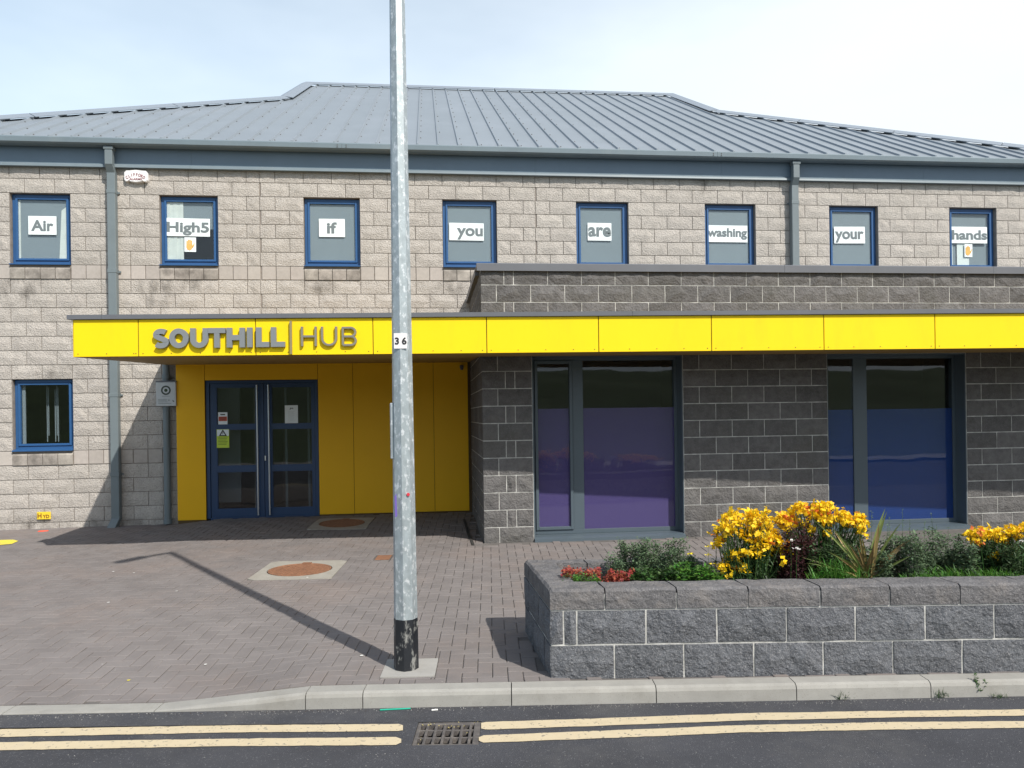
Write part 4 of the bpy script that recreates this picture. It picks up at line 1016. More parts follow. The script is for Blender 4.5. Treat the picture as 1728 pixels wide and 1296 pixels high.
for ch, p0, p1 in lets:
    s0 = onF(p0, 570, -0.04)[0]; s1 = onF(p1, 570, -0.04)[0]; pm = (p0+p1)/2
    z1 = onF(pm, 553.3-0.013*(pm-370), -0.04)[1]; z0 = onF(pm, 586.6-0.013*(pm-370), -0.04)[1]
    mb = MB(); h = z1-z0; M = cm @ Matrix.Translation((s0, 0, z0)); th = 0.058 if ch != 'I' else (s1-s0)
    for k, (pts, cl) in enumerate(letter(ch, s1-s0, h, th)): stroke(mb, pts, th, -0.045+0.0008*k, -0.006-0.0004*k, M, cl)
    if ch in 'S': pass
    mb.build('letter', 'letter_grey', sign)
s0 = onF(489, 570, -0.03)[0]
mb = MB(); mb.box(s0, s0+0.022, -0.035, -0.006, onF(490, 597.5, -0.03)[1]+0.0, onF(490, 541.5, -0.03)[1], cm); mb.build('divider_bar', 'letter_bronze', sign)
for ch, p0, p1 in (('H', 507.5, 534.5), ('U', 541.4, 569), ('B', 576.5, 602)):
    s0 = onF(p0, 568, -0.035)[0]; s1 = onF(p1, 568, -0.035)[0]; z1 = onF((p0+p1)/2, 551, -0.035)[1]; z0 = onF((p0+p1)/2, 584, -0.035)[1]
    mb = MB(); M = cm @ Matrix.Translation((s0, 0, z0))
    for k, (pts, cl) in enumerate(letter(ch, s1-s0, z1-z0, 0.026)):
        stroke(mb, pts, 0.026, -0.034+0.0006*k, -0.006-0.0004*k, M, cl)
    o = mb.build('letter', 'letter_bronze', sign)
    mb = MB()
    for k, (pts, cl) in enumerate(letter(ch, s1-s0, z1-z0, 0.026)): stroke(mb, pts, 0.010, -0.0362+0.0005*k, -0.0345, M, cl)
    mb.build('letter_face', 'letter_grey', o)

# ================================================================== PAPERS IN THE UPPER WINDOWS
def hand_poly():
    P = []
    f = [(-0.36, 0.30, 0.46), (-0.15, 0.38, 0.56), (0.06, 0.38, 0.54), (0.27, 0.32, 0.42)]
    return f
def hand(parent, cx, y, cz, hgt):
    mb = MB(); s = hgt/1.5; M = Matrix.Translation((cx, y, cz)) @ Matrix.Scale(s, 4)
    def pl(pts): n = len(pts); mb.add([(a, 0, b) for a, b in pts]+[(a, -0.02, b) for a, b in pts], [list(range(n)), list(range(n, 2*n))[::-1]]+[[i, (i+1) % n, n+(i+1) % n, n+i] for i in range(n)], M)
    pl([(-0.36, 0.1), (-0.38, -0.30), (-0.25, -0.62), (0.05, -0.72), (0.30, -0.55), (0.40, -0.20), (0.36, 0.1)])
    for i, (x, b, l) in enumerate([(-0.285, 0.10, 0.42), (-0.10, 0.10, 0.58), (0.085, 0.10, 0.60), (0.27, 0.10, 0.48)]):
        pl([(x-0.078, b), (x+0.078, b), (x+0.078, b+l-0.06), (x+0.04, b+l), (x-0.04, b+l), (x-0.078, b+l-0.06)])
    pl([(0.34, -0.34), (0.42, -0.42), (0.60, -0.05), (0.66, 0.22), (0.58, 0.26), (0.50, 0.05), (0.38, -0.12)])
    return mb.build('printed_hand', 'hand_ink', parent)
# word, sheet px x0,x1,y0,y1, text px x0,x1,y0,y1
yp = 0.068
words = [
 ('Air', (47.5, 95.5, 364.3, 396.2), (52.5, 90.5, 371, 390), 'left'),
 ('High5', (280, 354.5, 368, 399), (281.5, 353, 374.5, 397.5), None),
 ('if', (538, 582.3, 369, 400), (551.5, 568.5, 375, 394), None),
 ('you', (758, 816.6, 376, 406), (771, 815, 384.5, 404.5), None),
 ('are', (991.5, 1032, 376, 406.2), (992.5, 1031, 383, 399.8), None),
 ('washing', (1193, 1261.5, 380, 409), (1193.5, 1260.5, 384.5, 404.5), None),
 ('your', (1407.5, 1459.8, 382.2, 411), (1409, 1457.5, 390, 409.5), None),
 ('hands', (1602.5, 1665.8, 382.3, 410.8), (1603, 1665.5, 388, 405), None)]
ordn = ['the leftmost upper window', 'the second upper window from the left', 'the upper window just left of the lamp post', 'the upper window just right of the lamp post', 'the upper window above the purple-film window', 'the upper window left of the right-hand downpipe', 'the upper window right of the right-hand downpipe', 'the rightmost upper window']
for i, (wd, sh, tx, _) in enumerate(words):
    a, zt_ = onY(sh[0], sh[2], yp); b, zb_ = onY(sh[1], sh[3], yp)
    if wd == 'hands': a = max(a, WIN[7][0]+0.004)
    tl = R.uniform(-0.012, 0.012)
    e = MB(); e.add([(a-(a+b)/2, 0, zb_-(zt_+zb_)/2), (b-(a+b)/2, 0, zb_-(zt_+zb_)/2), (b-(a+b)/2, 0, zt_-(zt_+zb_)/2), (a-(a+b)/2, 0, zt_-(zt_+zb_)/2)], [(0, 1, 2, 3)])
    e.v += [(v[0], 0.0015, v[2]) for v in e.v[:4]]; e.f += [[7, 6, 5, 4], [0, 4, 5, 1], [1, 5, 6, 2], [2, 6, 7, 3], [3, 7, 4, 0]]; e.t += [0]*5; e.mi += [0]*5
    o = e.build('paper_sign', 'paper', loc=((a+b)/2, yp, (zt_+zb_)/2), fixn=True); o.rotation_euler = (0, tl, 0)
    tag(o, 'white paper sheet reading %s stuck in %s' % (wd, ordn[i]), 'paper sign', 'word sheets in the upper windows')
    ta, tz1 = onY(tx[0], tx[2], yp); tb, tz0 = onY(tx[1], tx[3], yp)
    if wd == 'hands': ta = a+0.004
    text_obj('lettering', wd, 0.2, 'paper_ink', o, ((ta+tb)/2-(a+b)/2, -0.0035, (tz0+tz1)/2-(zt_+zb_)/2), 0.001, 0.0062, width=abs(tb-ta), height=abs(tz1-tz0))
for px, (x0, x1, y0, y1), lb in ((320, (311, 331, 400.5, 425), 'small white card with an orange raised hand below the High5 sheet'), (1633, (1627.5, 1641, 412, 433.5), 'small white card with an orange raised hand below the hands sheet')):
    a, zt_ = onY(x0, y0, yp); b, zb_ = onY(x1, y1, yp)
    o = MB().box(a-(a+b)/2, b-(a+b)/2, 0, 0.0015, -(zt_-zb_)/2, (zt_-zb_)/2).build('hand_card', 'paper', loc=((a+b)/2, yp, (zt_+zb_)/2)); o.rotation_euler = (0, 0.01, 0)
    tag(o, lb, 'card', 'hand cards in the upper windows'); hand(o, -0.012, -0.001, -0.005, (zt_-zb_)*0.80)

# ================================================================== WALL-MOUNTED THINGS
# alarm box
ax0, az1 = onY(208.5, 285.5, -0.08); ax1, az0 = onY(249, 308, -0.08)
acx, acz = (ax0+ax1)/2, (az0+az1)/2; hw, hh = (ax1-ax0)/2, (az1-az0)/2
ab = empty('alarm_box', (acx, 0, acz)); tag(ab, 'white alarm bell box with dark red lettering under the eaves', 'alarm box')
pr = [(-hw+0.02, -hh+0.012), (-hw*0.72, -hh+0.012), (-hw*0.62, -hh+0.03), (-hw*0.45, -hh+0.012), (0, -hh), (hw*0.45, -hh+0.012), (hw*0.62, -hh+0.03), (hw*0.72, -hh+0.012), (hw-0.02, -hh+0.012), (hw, -hh+0.04), (hw, hh-0.05), (hw-0.03, hh-0.015), (hw*0.5, hh-0.012), (0, hh), (-hw*0.5, hh-0.012), (-hw+0.03, hh-0.015), (-hw, hh-0.05), (-hw, -hh+0.04)]
mb = MB(); n = len(pr); vs = [(x, 0.0, z) for x, z in pr]+[(x, -0.065, z) for x, z in pr]+[(x*0.94, -0.08, z*0.92) for x, z in pr]
mb.add(vs, [list(range(n))[::-1], [2*n+i for i in range(n)]]+[[k*n+i, k*n+(i+1) % n, (k+1)*n+(i+1) % n, (k+1)*n+i] for k in range(2) for i in range(n)])
mb.build('cover', 'white_plastic', ab)
word = 'CLIFFORD'
for i, ch in enumerate(word):
    an = math.radians(40-80*i/7); rr = 0.185
    me = text_mesh(ch, 0.056, 0.001, 0.0014); cx_ = sum(v.co.x for v in me.vertices)/len(me.vertices)
    for v in me.vertices: v.co.x = (v.co.x-cx_)*0.85; v.co.y = v.co.y*(1.15)
    me.transform(Matrix.Rotation(math.pi/2, 4, 'X')); me.materials.append(MATS['red_ink'])
    o = place('letter', me, ab, (-math.sin(an)*rr, -0.082, rr*math.cos(an)-0.185-0.002)); o.rotation_euler = (0, -an*0.8, 0)
text_obj('lettering', 'ALARMS', 0.05, 'red_ink', ab, (0, -0.082, -0.052), 0.001, 0.0012, width=0.19, height=0.032)

# grey award plaque over the round pipe
px0_, pz1_ = onY(263, 645, -0.17); px1_, pz0_ = onY(297, 685, -0.17)
pq = empty('wall_plaque', ((px0_+px1_)/2, -0.17, (pz0_+pz1_)/2)); tag(pq, 'square grey plaque with dark ring emblem mounted over the round downpipe', 'plaque')
hw, hh = (px1_-px0_)/2, (pz1_-pz0_)/2
MB().bbox(-hw, hw, 0, 0.10, -hh, hh, 0.004).build('plate', 'grey_plate', pq)
MB().bbox(-hw-0.004, hw+0.008, -0.006, 0.10, hh+0.001, hh+0.022, 0.003).build('top_lip', 'coping', pq)
ring = []
mb = MB(); stroke(mb, arc(0, 0, 0.062, 0.062, 0, 360, 26)[:-1], 0.024, -0.002, -0.0008, Matrix.Translation((0.0, 0, 0.06)), True); mb.build('ring_emblem', 'green_ink', pq)
mb = MB(); mb.tube([(0, -0.0015, 0.06), (0, -0.0005, 0.06)], 0.026, 14); mb.build('emblem_centre', 'leaf_grey', pq)
mb = MB()
for k, (x0_, x1_, z_) in enumerate(((-0.06, 0.06, -0.035), (-0.12, 0.02, -0.085), (-0.12, 0.01, -0.105), (-0.12, 0.02, -0.125), (-0.12, 0.08, -0.15))): mb.box(x0_, x1_, -0.0015, -0.0005, z_, z_+0.004)
mb.box(0.03, 0.055, -0.0015, -0.0005, -0.10, -0.09); mb.add([(0.09, -0.001, -0.09), (0.13, -0.001, -0.115), (0.105, -0.001, -0.125), (0.10, -0.001, -0.105)], [(0, 1, 2, 3)]); mb.build('small_print', 'green_ink', pq)

# HYD marker
hx0, hz1 = onY(62.5, 864, -0.03); hx1, hz0 = onY(86, 876, -0.03)
hy = MB().bbox(-(hx1-hx0)/2, (hx1-hx0)/2, 0, 0.012, -(hz1-hz0)/2, (hz1-hz0)/2, 0.003).build('hydrant_plate', 'hyd_yellow', loc=((hx0+hx1)/2, -0.04, (hz0+hz1)/2))
tag(hy, 'small yellow plate marked HYD low on the light block wall', 'sign')
text_obj('lettering', 'H', 0.1, 'hyd_ink', hy, (-0.060, -0.003, 0), 0.001, 0.002, width=0.058, height=0.075)
text_obj('lettering', 'YD', 0.1, 'hyd_ink', hy, (0.035, -0.003, -0.012), 0.001, 0.002, width=0.095, height=0.052)

# door notices
def notice(x0, x1, y0, y1, m, lb, name='door_notice'):
    a, zt_ = onY(x0, y0, dy-0.002); b, zb_ = onY(x1, y1, dy-0.002); hw, hh = (b-a)/2, (zt_-zb_)/2
    o = MB().box(-hw, hw, 0, 0.0012, -hh, hh).build(name, m, loc=((a+b)/2, dy-0.003, (zt_+zb_)/2)); tag(o, lb, 'notice', 'notices on the entrance doors'); return o, hw, hh
o, hw, hh = notice(368, 384, 696, 716, 'paper', 'small white and red notice, uppermost on the left entrance door')
MB().box(-hw*0.9, hw*0.9, -0.001, -0.0002, -hh*0.45, hh*0.30).build('red_block', 'notice_red', o)
MB().box(-hw*0.7, hw*0.7, -0.0018, -0.0011, -hh*0.0, hh*0.12).box(-hw*0.5, hw*0.5, -0.001, -0.0002, hh*0.55, hh*0.72).box(-hw*0.6, hw*0.6, -0.0018, -0.0011, -hh*0.3, -hh*0.2).build('small_print', 'black_ink', o)
o, hw, hh = notice(365.5, 387, 724.5, 755.5, 'lime', 'lime green warning notice with black triangle on the left entrance door')
MB().add([(-hw*0.95, -0.0006, hh*0.28), (hw*0.95, -0.0006, hh*0.28), (hw*0.95, -0.0006, hh*0.96), (-hw*0.95, -0.0006, hh*0.96)], [(0, 1, 2, 3)]).build('white_panel', 'paper', o, fixn=False)
mb = MB(); stroke(mb, [(-hw*0.5, hh*0.32), (hw*0.5, hh*0.32), (0, hh*0.88)], 0.016, -0.0016, -0.001, Matrix.Identity(4), True); mb.box(-0.005, 0.005, -0.0016, -0.001, hh*0.44, hh*0.68); mb.build('triangle', 'black_ink', o)
mb = MB()
for k in range(6): mb.box(-hw*0.75, hw*(0.75-0.1*(k % 3)), -0.0012, -0.0004, hh*(0.14-0.16*k), hh*(0.14-0.16*k)+0.006)
mb.build('small_print', 'leaf_green', o)
o, hw, hh = notice(480.5, 503, 684, 714, 'paper', 'white paper notice on the right entrance door')
text_obj('lettering', 'JH', 0.04, 'black_ink', o, (0, -0.002, hh*0.62), 0.0006, 0.001, width=0.055, height=0.034)
mb = MB()
for k in range(9): mb.box(-hw*0.5, hw*(0.5-0.12*(k % 2)), -0.0012, -0.0004, hh*(0.30-0.12*k), hh*(0.30-0.12*k)+0.003)
mb.build('small_print', 'grey_plate', o)

# ================================================================== LAMP POST
pb = W(-0.735, 5.19); lp = empty('lamp_post', pb)
tag(lp, 'tall galvanised octagonal lamp post with black-painted foot and number 36', 'lamp post')
def prad(z): return (0.156-0.0126*z)/2/0.95
ro = math.radians(22.5)+AB*0
mb = MB(); zs = [0.335, 1.2, 2.2, 3.2, 4.4, 5.6, 6.05]
mb.tube([(0, 0, z) for z in zs], [prad(z) for z in zs], 8, rot=ro+0.25); mb.build('shaft', 'galv', lp)
mb = MB(); zs = [-0.05, 0.17, 0.345]; mb.tube([(0, 0, z) for z in zs], [prad(z)+0.0015 for z in zs], 8, rot=ro+0.25); mb.build('painted_foot', 'black_paint', lp)
# arm and lantern (above the picture, they throw the bent end of the shadow)
ad = Vector((W(-0.22, -0.45)-W(0, 0))); ad.z = 0; ad.normalize()
mb = MB(); mb.tube([(0, 0, 6.0), ad*0.10+Vector((0, 0, 6.06)), ad*0.40+Vector((0, 0, 6.10))], [0.04, 0.035, 0.03], 8); mb.build('arm', 'galv', lp)
mb = MB(); an = math.atan2(ad.y, ad.x); M = Matrix.Translation(ad*0.34+Vector((0, 0, 6.10))) @ Matrix.Rotation(an, 4, 'Z'); mb.bbox(0, 0.42, -0.075, 0.075, -0.05, 0.06, 0.03, M); mb.build('lantern', 'grey_plate', lp)
toc = (Vector((CX, CY, 0))-pb); toc.z = 0; toc.normalize(); yawp = math.atan2(toc.y, toc.x)+math.pi/2
zp0, zp1 = CZ+(703-588)/FPX*5.1, CZ+(703-562)/FPX*5.1
# number plate on the front facet
Mp = Matrix.Translation(toc*(prad(2.2)*0.965)) @ Matrix.Rotation(yawp-0.06, 4, 'Z')
pl = MB().box(-0.052, 0.034, -0.004, 0.0, zp0, zp1, Mp).build('number_plate', 'white_plastic', lp)
for ch, xx in (('3', -0.032), ('6', 0.016)):
    me = text_mesh(ch, 0.062, 0.0006, 0.0022); cxm = (min(v.co.x for v in me.vertices)+max(v.co.x for v in me.vertices))/2
    for v in me.vertices: v.co.x = (v.co.x-cxm)
    me.transform(Mp @ Matrix.Translation((xx, -0.0055, (zp0+zp1)/2-0.022)) @ Matrix.Rotation(math.pi/2, 4, 'X')); me.materials.append(MATS['black_ink'])
    place('digit', me, pl)
# side bracket strap
zs0, zs1 = CZ+(704-776)/FPX*5.15, CZ+(704-681)/FPX*5.15
Ms = Matrix.Rotation(yawp, 4, 'Z')
mb = MB(); mb.bbox(-prad(1.6)-0.014, -prad(1.6)+0.014, -0.02, 0.01, zs0, zs1, 0.006, Ms); mb.build('side_bracket', 'galv', lp)
# spray marks on shaft
mb = MB()
mb.add([(-0.06, -prad(1.0)*0.93-0.0, 0.98), (-0.046, -prad(1.0)*0.98, 0.99), (-0.05, -prad(1.1)*0.98, 1.14), (-0.062, -prad(1.1)*0.93, 1.12)], [(0, 1, 2, 3)], Matrix.Rotation(yawp, 4, 'Z') @ Matrix.Translation((0, -0.006, 0.05)))
mb.build('spray_mark', 'purple_spray', lp)
mb = MB(); mb.tube([(0.028, -0.075, 1.18), (0.028, -0.064, 1.18)], 0.011, 9, Matrix.Rotation(yawp, 4, 'Z')); mb.build('red_sticker', 'red_spray', lp)
# concrete pad
def uv_slab(s, z0, z1, name, m, parent=None, inset=0.0):
    mb = MB(); c = [pvi(s[0]+inset, s[2]+inset), pvi(s[1]-inset, s[2]+inset), pvi(s[1]-inset, s[3]-inset), pvi(s[0]+inset, s[3]-inset)]
    P = [W(x, d) for x, d in c]; vs = [(p.x, p.y, H(p.x, p.y)+z0) for p in P]+[(p.x, p.y, H(p.x, p.y)+z1) for p in P]
    mb.add(vs, [(3, 2, 1, 0), (4, 5, 6, 7)]+[(i, (i+1) % 4, 4+(i+1) % 4, 4+i) for i in range(4)]); return mb.build(name, m, parent)
o = uv_slab(S3, -0.05, 0.006, 'concrete_pad', 'concrete'); tag(o, 'pale concrete patch set in the paving around the lamp post foot', 'concrete patch')

# ================================================================== MANHOLES, GULLY
def manhole(s, label, wobble=0.0):
    x, d = pvi((s[0]+s[1])/2, (s[2]+s[3])/2); p = W(x, d); z = H(p.x, p.y)
    e = empty('manhole_cover', (p.x, p.y, z)); tag(e, label, 'manhole cover', 'round manhole covers in the paving')
    r = min(s[1]-s[0], s[3]-s[2])*0.39; M = Matrix.Rotation(-AB+PVA, 4, 'Z'); hu, hv = (s[1]-s[0])/2, (s[3]-s[2])/2
    n = 40; ringp = [(r*1.03*math.cos(2*math.pi*k/n), r*1.03*math.sin(2*math.pi*k/n)) for k in range(n)]
    outp = []
    for a, b in ringp:
        t = min(hu/abs(a) if abs(a) > 1e-6 else 99, hv/abs(b) if abs(b) > 1e-6 else 99); outp.append((a*t, b*t))
    # slope of ground under it
    def hz(a, b): q = M @ Vector((a, b, 0)); return H(p.x+q.x, p.y+q.y)-z
    vs = [(a, b, 0.004+hz(a, b)) for a, b in ringp]+[(a, b, 0.004+hz(a, b)) for a, b in outp]+[(a, b, -0.03+hz(a, b)) for a, b in ringp]+[(a, b, -0.03+hz(a, b)) for a, b in outp]
    fs = [[k, n+k, n+(k+1) % n, (k+1) % n] for k in range(n)]+[[n+k, 3*n+k, 3*n+(k+1) % n, n+(k+1) % n] for k in range(n)]+[[k, (k+1) % n, 2*n+(k+1) % n, 2*n+k] for k in range(n)]
    MB().add(vs, fs, M).build('surround', 'slab', e)
    mb = MB(); ns = 36; rings = [0.0, 0.93*r, 0.955*r, r]; zz = [0.002, 0.002, 0.008, 0.006]; vs = [(0, 0, zz[0])]
    for q, z_ in zip(rings[1:], zz[1:]): vs += [(q*math.cos(2*math.pi*k/ns), q*math.sin(2*math.pi*k/ns), z_+hz(q*math.cos(2*math.pi*k/ns), q*math.sin(2*math.pi*k/ns))) for k in range(ns)]
    vs += [(r*math.cos(2*math.pi*k/ns), r*math.sin(2*math.pi*k/ns), -0.02) for k in range(ns)]
    fs = [(0, 1+k, 1+(k+1) % ns) for k in range(ns)]
    for j in range(3): fs += [(1+j*ns+k, 1+(j+1)*ns+k, 1+(j+1)*ns+(k+1) % ns, 1+j*ns+(k+1) % ns) for k in range(ns)]
    mb.add(vs, fs, M)
    st = 0.042; k = int(r/st)
    for i in range(-k, k+1):
        for j in range(-k, k+1):
            a, b = (i+0.5*(j % 2))*st, j*st
            if a*a+b*b < (0.86*r)**2: mb.box(a-0.011, a+0.011, b-0.008, b+0.008, 0.001+hz(a, b), 0.0055+hz(a, b), M)
    mb.box(-0.05, 0.05, r*0.90, r*1.08, -0.01, 0.012+hz(0, r), M)
    mb.build('lid', 'iron_rust', e)
manhole(S1, 'rusty round manhole cover in a pale square surround, in the sunlit paving')
manhole(S2, 'round manhole cover in shade in front of the yellow cladding')
x, d = pvi((S4[0]+S4[1])/2, (S4[2]+S4[3])/2); p = W(x, d); e = empty('valve_cover', (p.x, p.y, H(p.x, p.y)))
tag(e, 'small rusty valve cover in the paving just behind the lamp post', 'valve cover')
M = Matrix.Rotation(-AB+PVA, 4, 'Z'); hu, hv = (S4[1]-S4[0])/2, (S4[3]-S4[2])/2
MB().box(-hu, hu, -hv, hv, -0.03, 0.001, M).build('frame', 'iron_dark', e); MB().bbox(-hu+0.012, hu-0.012, -hv+0.012, hv-0.012, -0.005, 0.006, 0.002, M).box(-hu*0.5, hu*0.5, -0.006, 0.006, 0.005, 0.009, M).build('lid', 'iron_rust', e)

g0, g1_, gd0, gd1 = GUL
ge = empty('drain_grate', W((g0+g1_)/2, (gd0+gd1)/2, ROADZ)); tag(ge, 'dark iron gully grate set in the road between the ends of the yellow lines', 'drain grate')
M = Matrix.Rotation(-AB, 4, 'Z'); hu, hv = (g1_-g0)/2, (gd1-gd0)/2
mb = MB(); mb.box(-hu-0.002, hu+0.002, -hv-0.002, hv+0.002, -0.32, -0.30, M)
for (a, b, c, dd_) in ((-hu-0.02, -hu, -hv, hv), (hu, hu+0.02, -hv, hv), (-hu-0.02, hu+0.02, -hv-0.02, -hv), (-hu-0.02, hu+0.02, hv, hv+0.02)): mb.box(a, b, c, dd_, -0.32, -0.004, M)
mb.build('pit', 'pit', ge)
mb = MB()
for (a, b, c, dd_) in ((-hu, -hu+0.022, -hv, hv), (hu-0.04, hu, -hv, hv), (-hu+0.022, hu-0.04, hv-0.03, hv), (-hu+0.022, hu-0.04, -hv, -hv+0.022)): mb.bbox(a, b, c, dd_, -0.05, -0.003, 0.003, M)
mb.build('frame', 'iron_dark', ge)
bar = None
for k in range(1, 7):
    xx = -hu+0.010+(2*hu-0.04)*k/6.6
    if xx > hu-0.05: continue
    mb = MB(); mb.bbox(xx-0.008, xx+0.008, -hv+0.02, hv-0.03, -0.045, -0.004, 0.003, M); mb.build('bar', 'iron_dark', ge)
for k in (0.36, 0.68):
    yy = -hv+2*hv*k; mb = MB(); mb.bbox(-hu+0.02, hu-0.04, yy-0.006, yy+0.006, -0.04, -0.0065, 0.002, M); mb.build('cross_bar', 'iron_dark', ge)
mb = MB()
for k in range(60):
    a = R.uniform(-hu, hu); b = hv-abs(R.gauss(0, 0.05)) if R.random() < 0.7 else R.uniform(-hv, hv); z_ = R.uniform(-0.03, 0.001); s_ = R.uniform(0.004, 0.014); an = R.uniform(0, 3.1)
    mb.add([(a, b, z_), (a+s_*math.cos(an), b+s_*math.sin(an), z_+0.003), (a+s_*math.cos(an+1.2), b+s_*math.sin(an+1.2), z_)], [(0, 1, 2)], M)
tag(mb.build('dry_debris', 'leaf_straw', ge, fixn=False), kind='stuff')

# ---- painted double lines
def painted(ptsT, ptsB, name, ends):
    mb = MB(); T = []; B = []
    def dense(P):
        out = []
        for (a, b) in zip(P[:-1], P[1:]):
            n = max(2, int(abs(b[0]-a[0])/14)); out += [(a[0]+(b[0]-a[0])*i/n, a[1]+(b[1]-a[1])*i/n) for i in range(n)]
        return out+[P[-1]]
    dt, db = dense(ptsT), dense(ptsB)
    for q in dt: T.append(onG(q[0], q[1], ROADZ+0.004))
    for q in db: B.append(onG(q[0], q[1], ROADZ+0.004))
    n = min(len(T), len(B)); T = [T[int(i*(len(T)-1)/(n-1))] for i in range(n)]; B = [B[int(i*(len(B)-1)/(n-1))] for i in range(n)]
    vs = []; out = W(0, 1)-W(0, 0)
    for i, (t, b) in enumerate(zip(T, B)):
        j1, j2 = R.uniform(-0.003, 0.003), R.uniform(-0.003, 0.003)
        e = 0.0
        if (ends == 'r' and i == n-1) or (ends == 'l' and i == 0): e = 0.0
        t = t+out*(j1-e); b = b+out*(j2+e)
        vs += [(t.x, t.y, ROADZ+0.004), (b.x, b.y, ROADZ+0.004)]
    mb.add(vs, [(2*i+1, 2*i+3, 2*i+2, 2*i) for i in range(n-1)])
    o = mb.build(name, 'line_paint', fixn=False); structure(o); return o
painted([(-500, 1238), (0, 1230.5), (380, 1224), (672, 1221.5), (680, 1224)], [(-500, 1251), (0, 1243.5), (380, 1236), (672, 1233.5), (680, 1232)], 'road_marking', 'r')
painted([(-500, 1260), (0, 1252.5), (380, 1246.5), (668, 1243.5), (677, 1247)], [(-500, 1274), (0, 1266), (380, 1259), (668, 1257), (677, 1253)], 'road_marking', 'r')
painted([(812, 1220), (820, 1218.2), (1000, 1212.5), (1250, 1203.5), (1500, 1199.5), (1728, 1197), (2300, 1190)], [(812, 1229), (820, 1231), (1000, 1225), (1250, 1216), (1500, 1210.5), (1728, 1207.5), (2300, 1200)], 'road_marking', 'l')
painted([(808, 1244), (816, 1240.5), (1000, 1233.5), (1250, 1223.5), (1500, 1218.5), (1728, 1216.5), (2300, 1210)], [(808, 1250), (816, 1253), (1000, 1246.5), (1250, 1236), (1500, 1231), (1728, 1228), (2300, 1221)], 'road_marking', 'l')

# ================================================================== PLANTER
ple = empty('raised_planter', PA); tag(ple, 'low raised planter of rough dark grey blocks with pale mortar along the kerb', 'planter')
yawF2 = math.atan2(PDIR.y, PDIR.x)
MP = Matrix.Rotation(yawF2, 4, 'Z')
sideL = (PB-PA); sideV = MP.inverted().to_3x3() @ Vector((PSIDE.x, PSIDE.y, 0))
def pxy(a, b): return (a+sideV.x*b, sideV.y*b)       # planter frame skewed
HP = 0.435
def pwall(a0, a1, b0, b1, z0, z1, mb):
    c = [pxy(a0, b0), pxy(a1, b0), pxy(a1, b1), pxy(a0, b1)]
    mb.add([(x, y, z0) for x, y in c]+[(x, y, z1) for x, y in c], [(3, 2, 1, 0), (4, 5, 6, 7)]+[(i, (i+1) % 4, 4+(i+1) % 4, 4+i) for i in range(4)], MP)
mb = MB(); pwall(0.009, PWID, 0.0085, 0.20, -0.1, HP+0.10, mb); pwall(0.009, 0.20, 0.20, PLEN-0.20, -0.1, HP+0.10, mb); pwall(0.02, PWID, PLEN-0.20, PLEN-0.02, -0.1, HP+0.10, mb); pwall(PWID-0.2, PWID, 0.20, PLEN-0.20, -0.1, HP+0.10, mb)
core = mb.build('planter_wall', 'mortar_white', ple)
px2a = lambda px: (inv(onG(px, 1100, 0.2))[0]*0+(CZ-0)*0+ (px-PX0+0.014*(1060-PY0)*-1)/FPX*4.963-0.225)
row2 = [px2a(q) for q in (951.5, 974, 1090.6, 1210.6, 1328.3, 1444.9, 1563, 1679.7)]; row3 = [px2a(q-1) for q in (1037.8, 1155, 1273.3, 1390.8, 1508.3, 1626)]
for row, z in ((row2, 0.21), (row3, -0.015)):
    jj = [0.0]+row
    while jj[-1] < PWID-0.5: jj.append(jj[-1]+0.45)
    jj.append(PWID)
    for a, b in zip(jj[:-1], jj[1:]):
        me = block_mesh(b-a, 0.225, 0.016, 0.020, 'block_planter', j=0.0065)
        me.transform(MP); o = place('block', me, core, MP @ Vector((a, 0.012, z)))
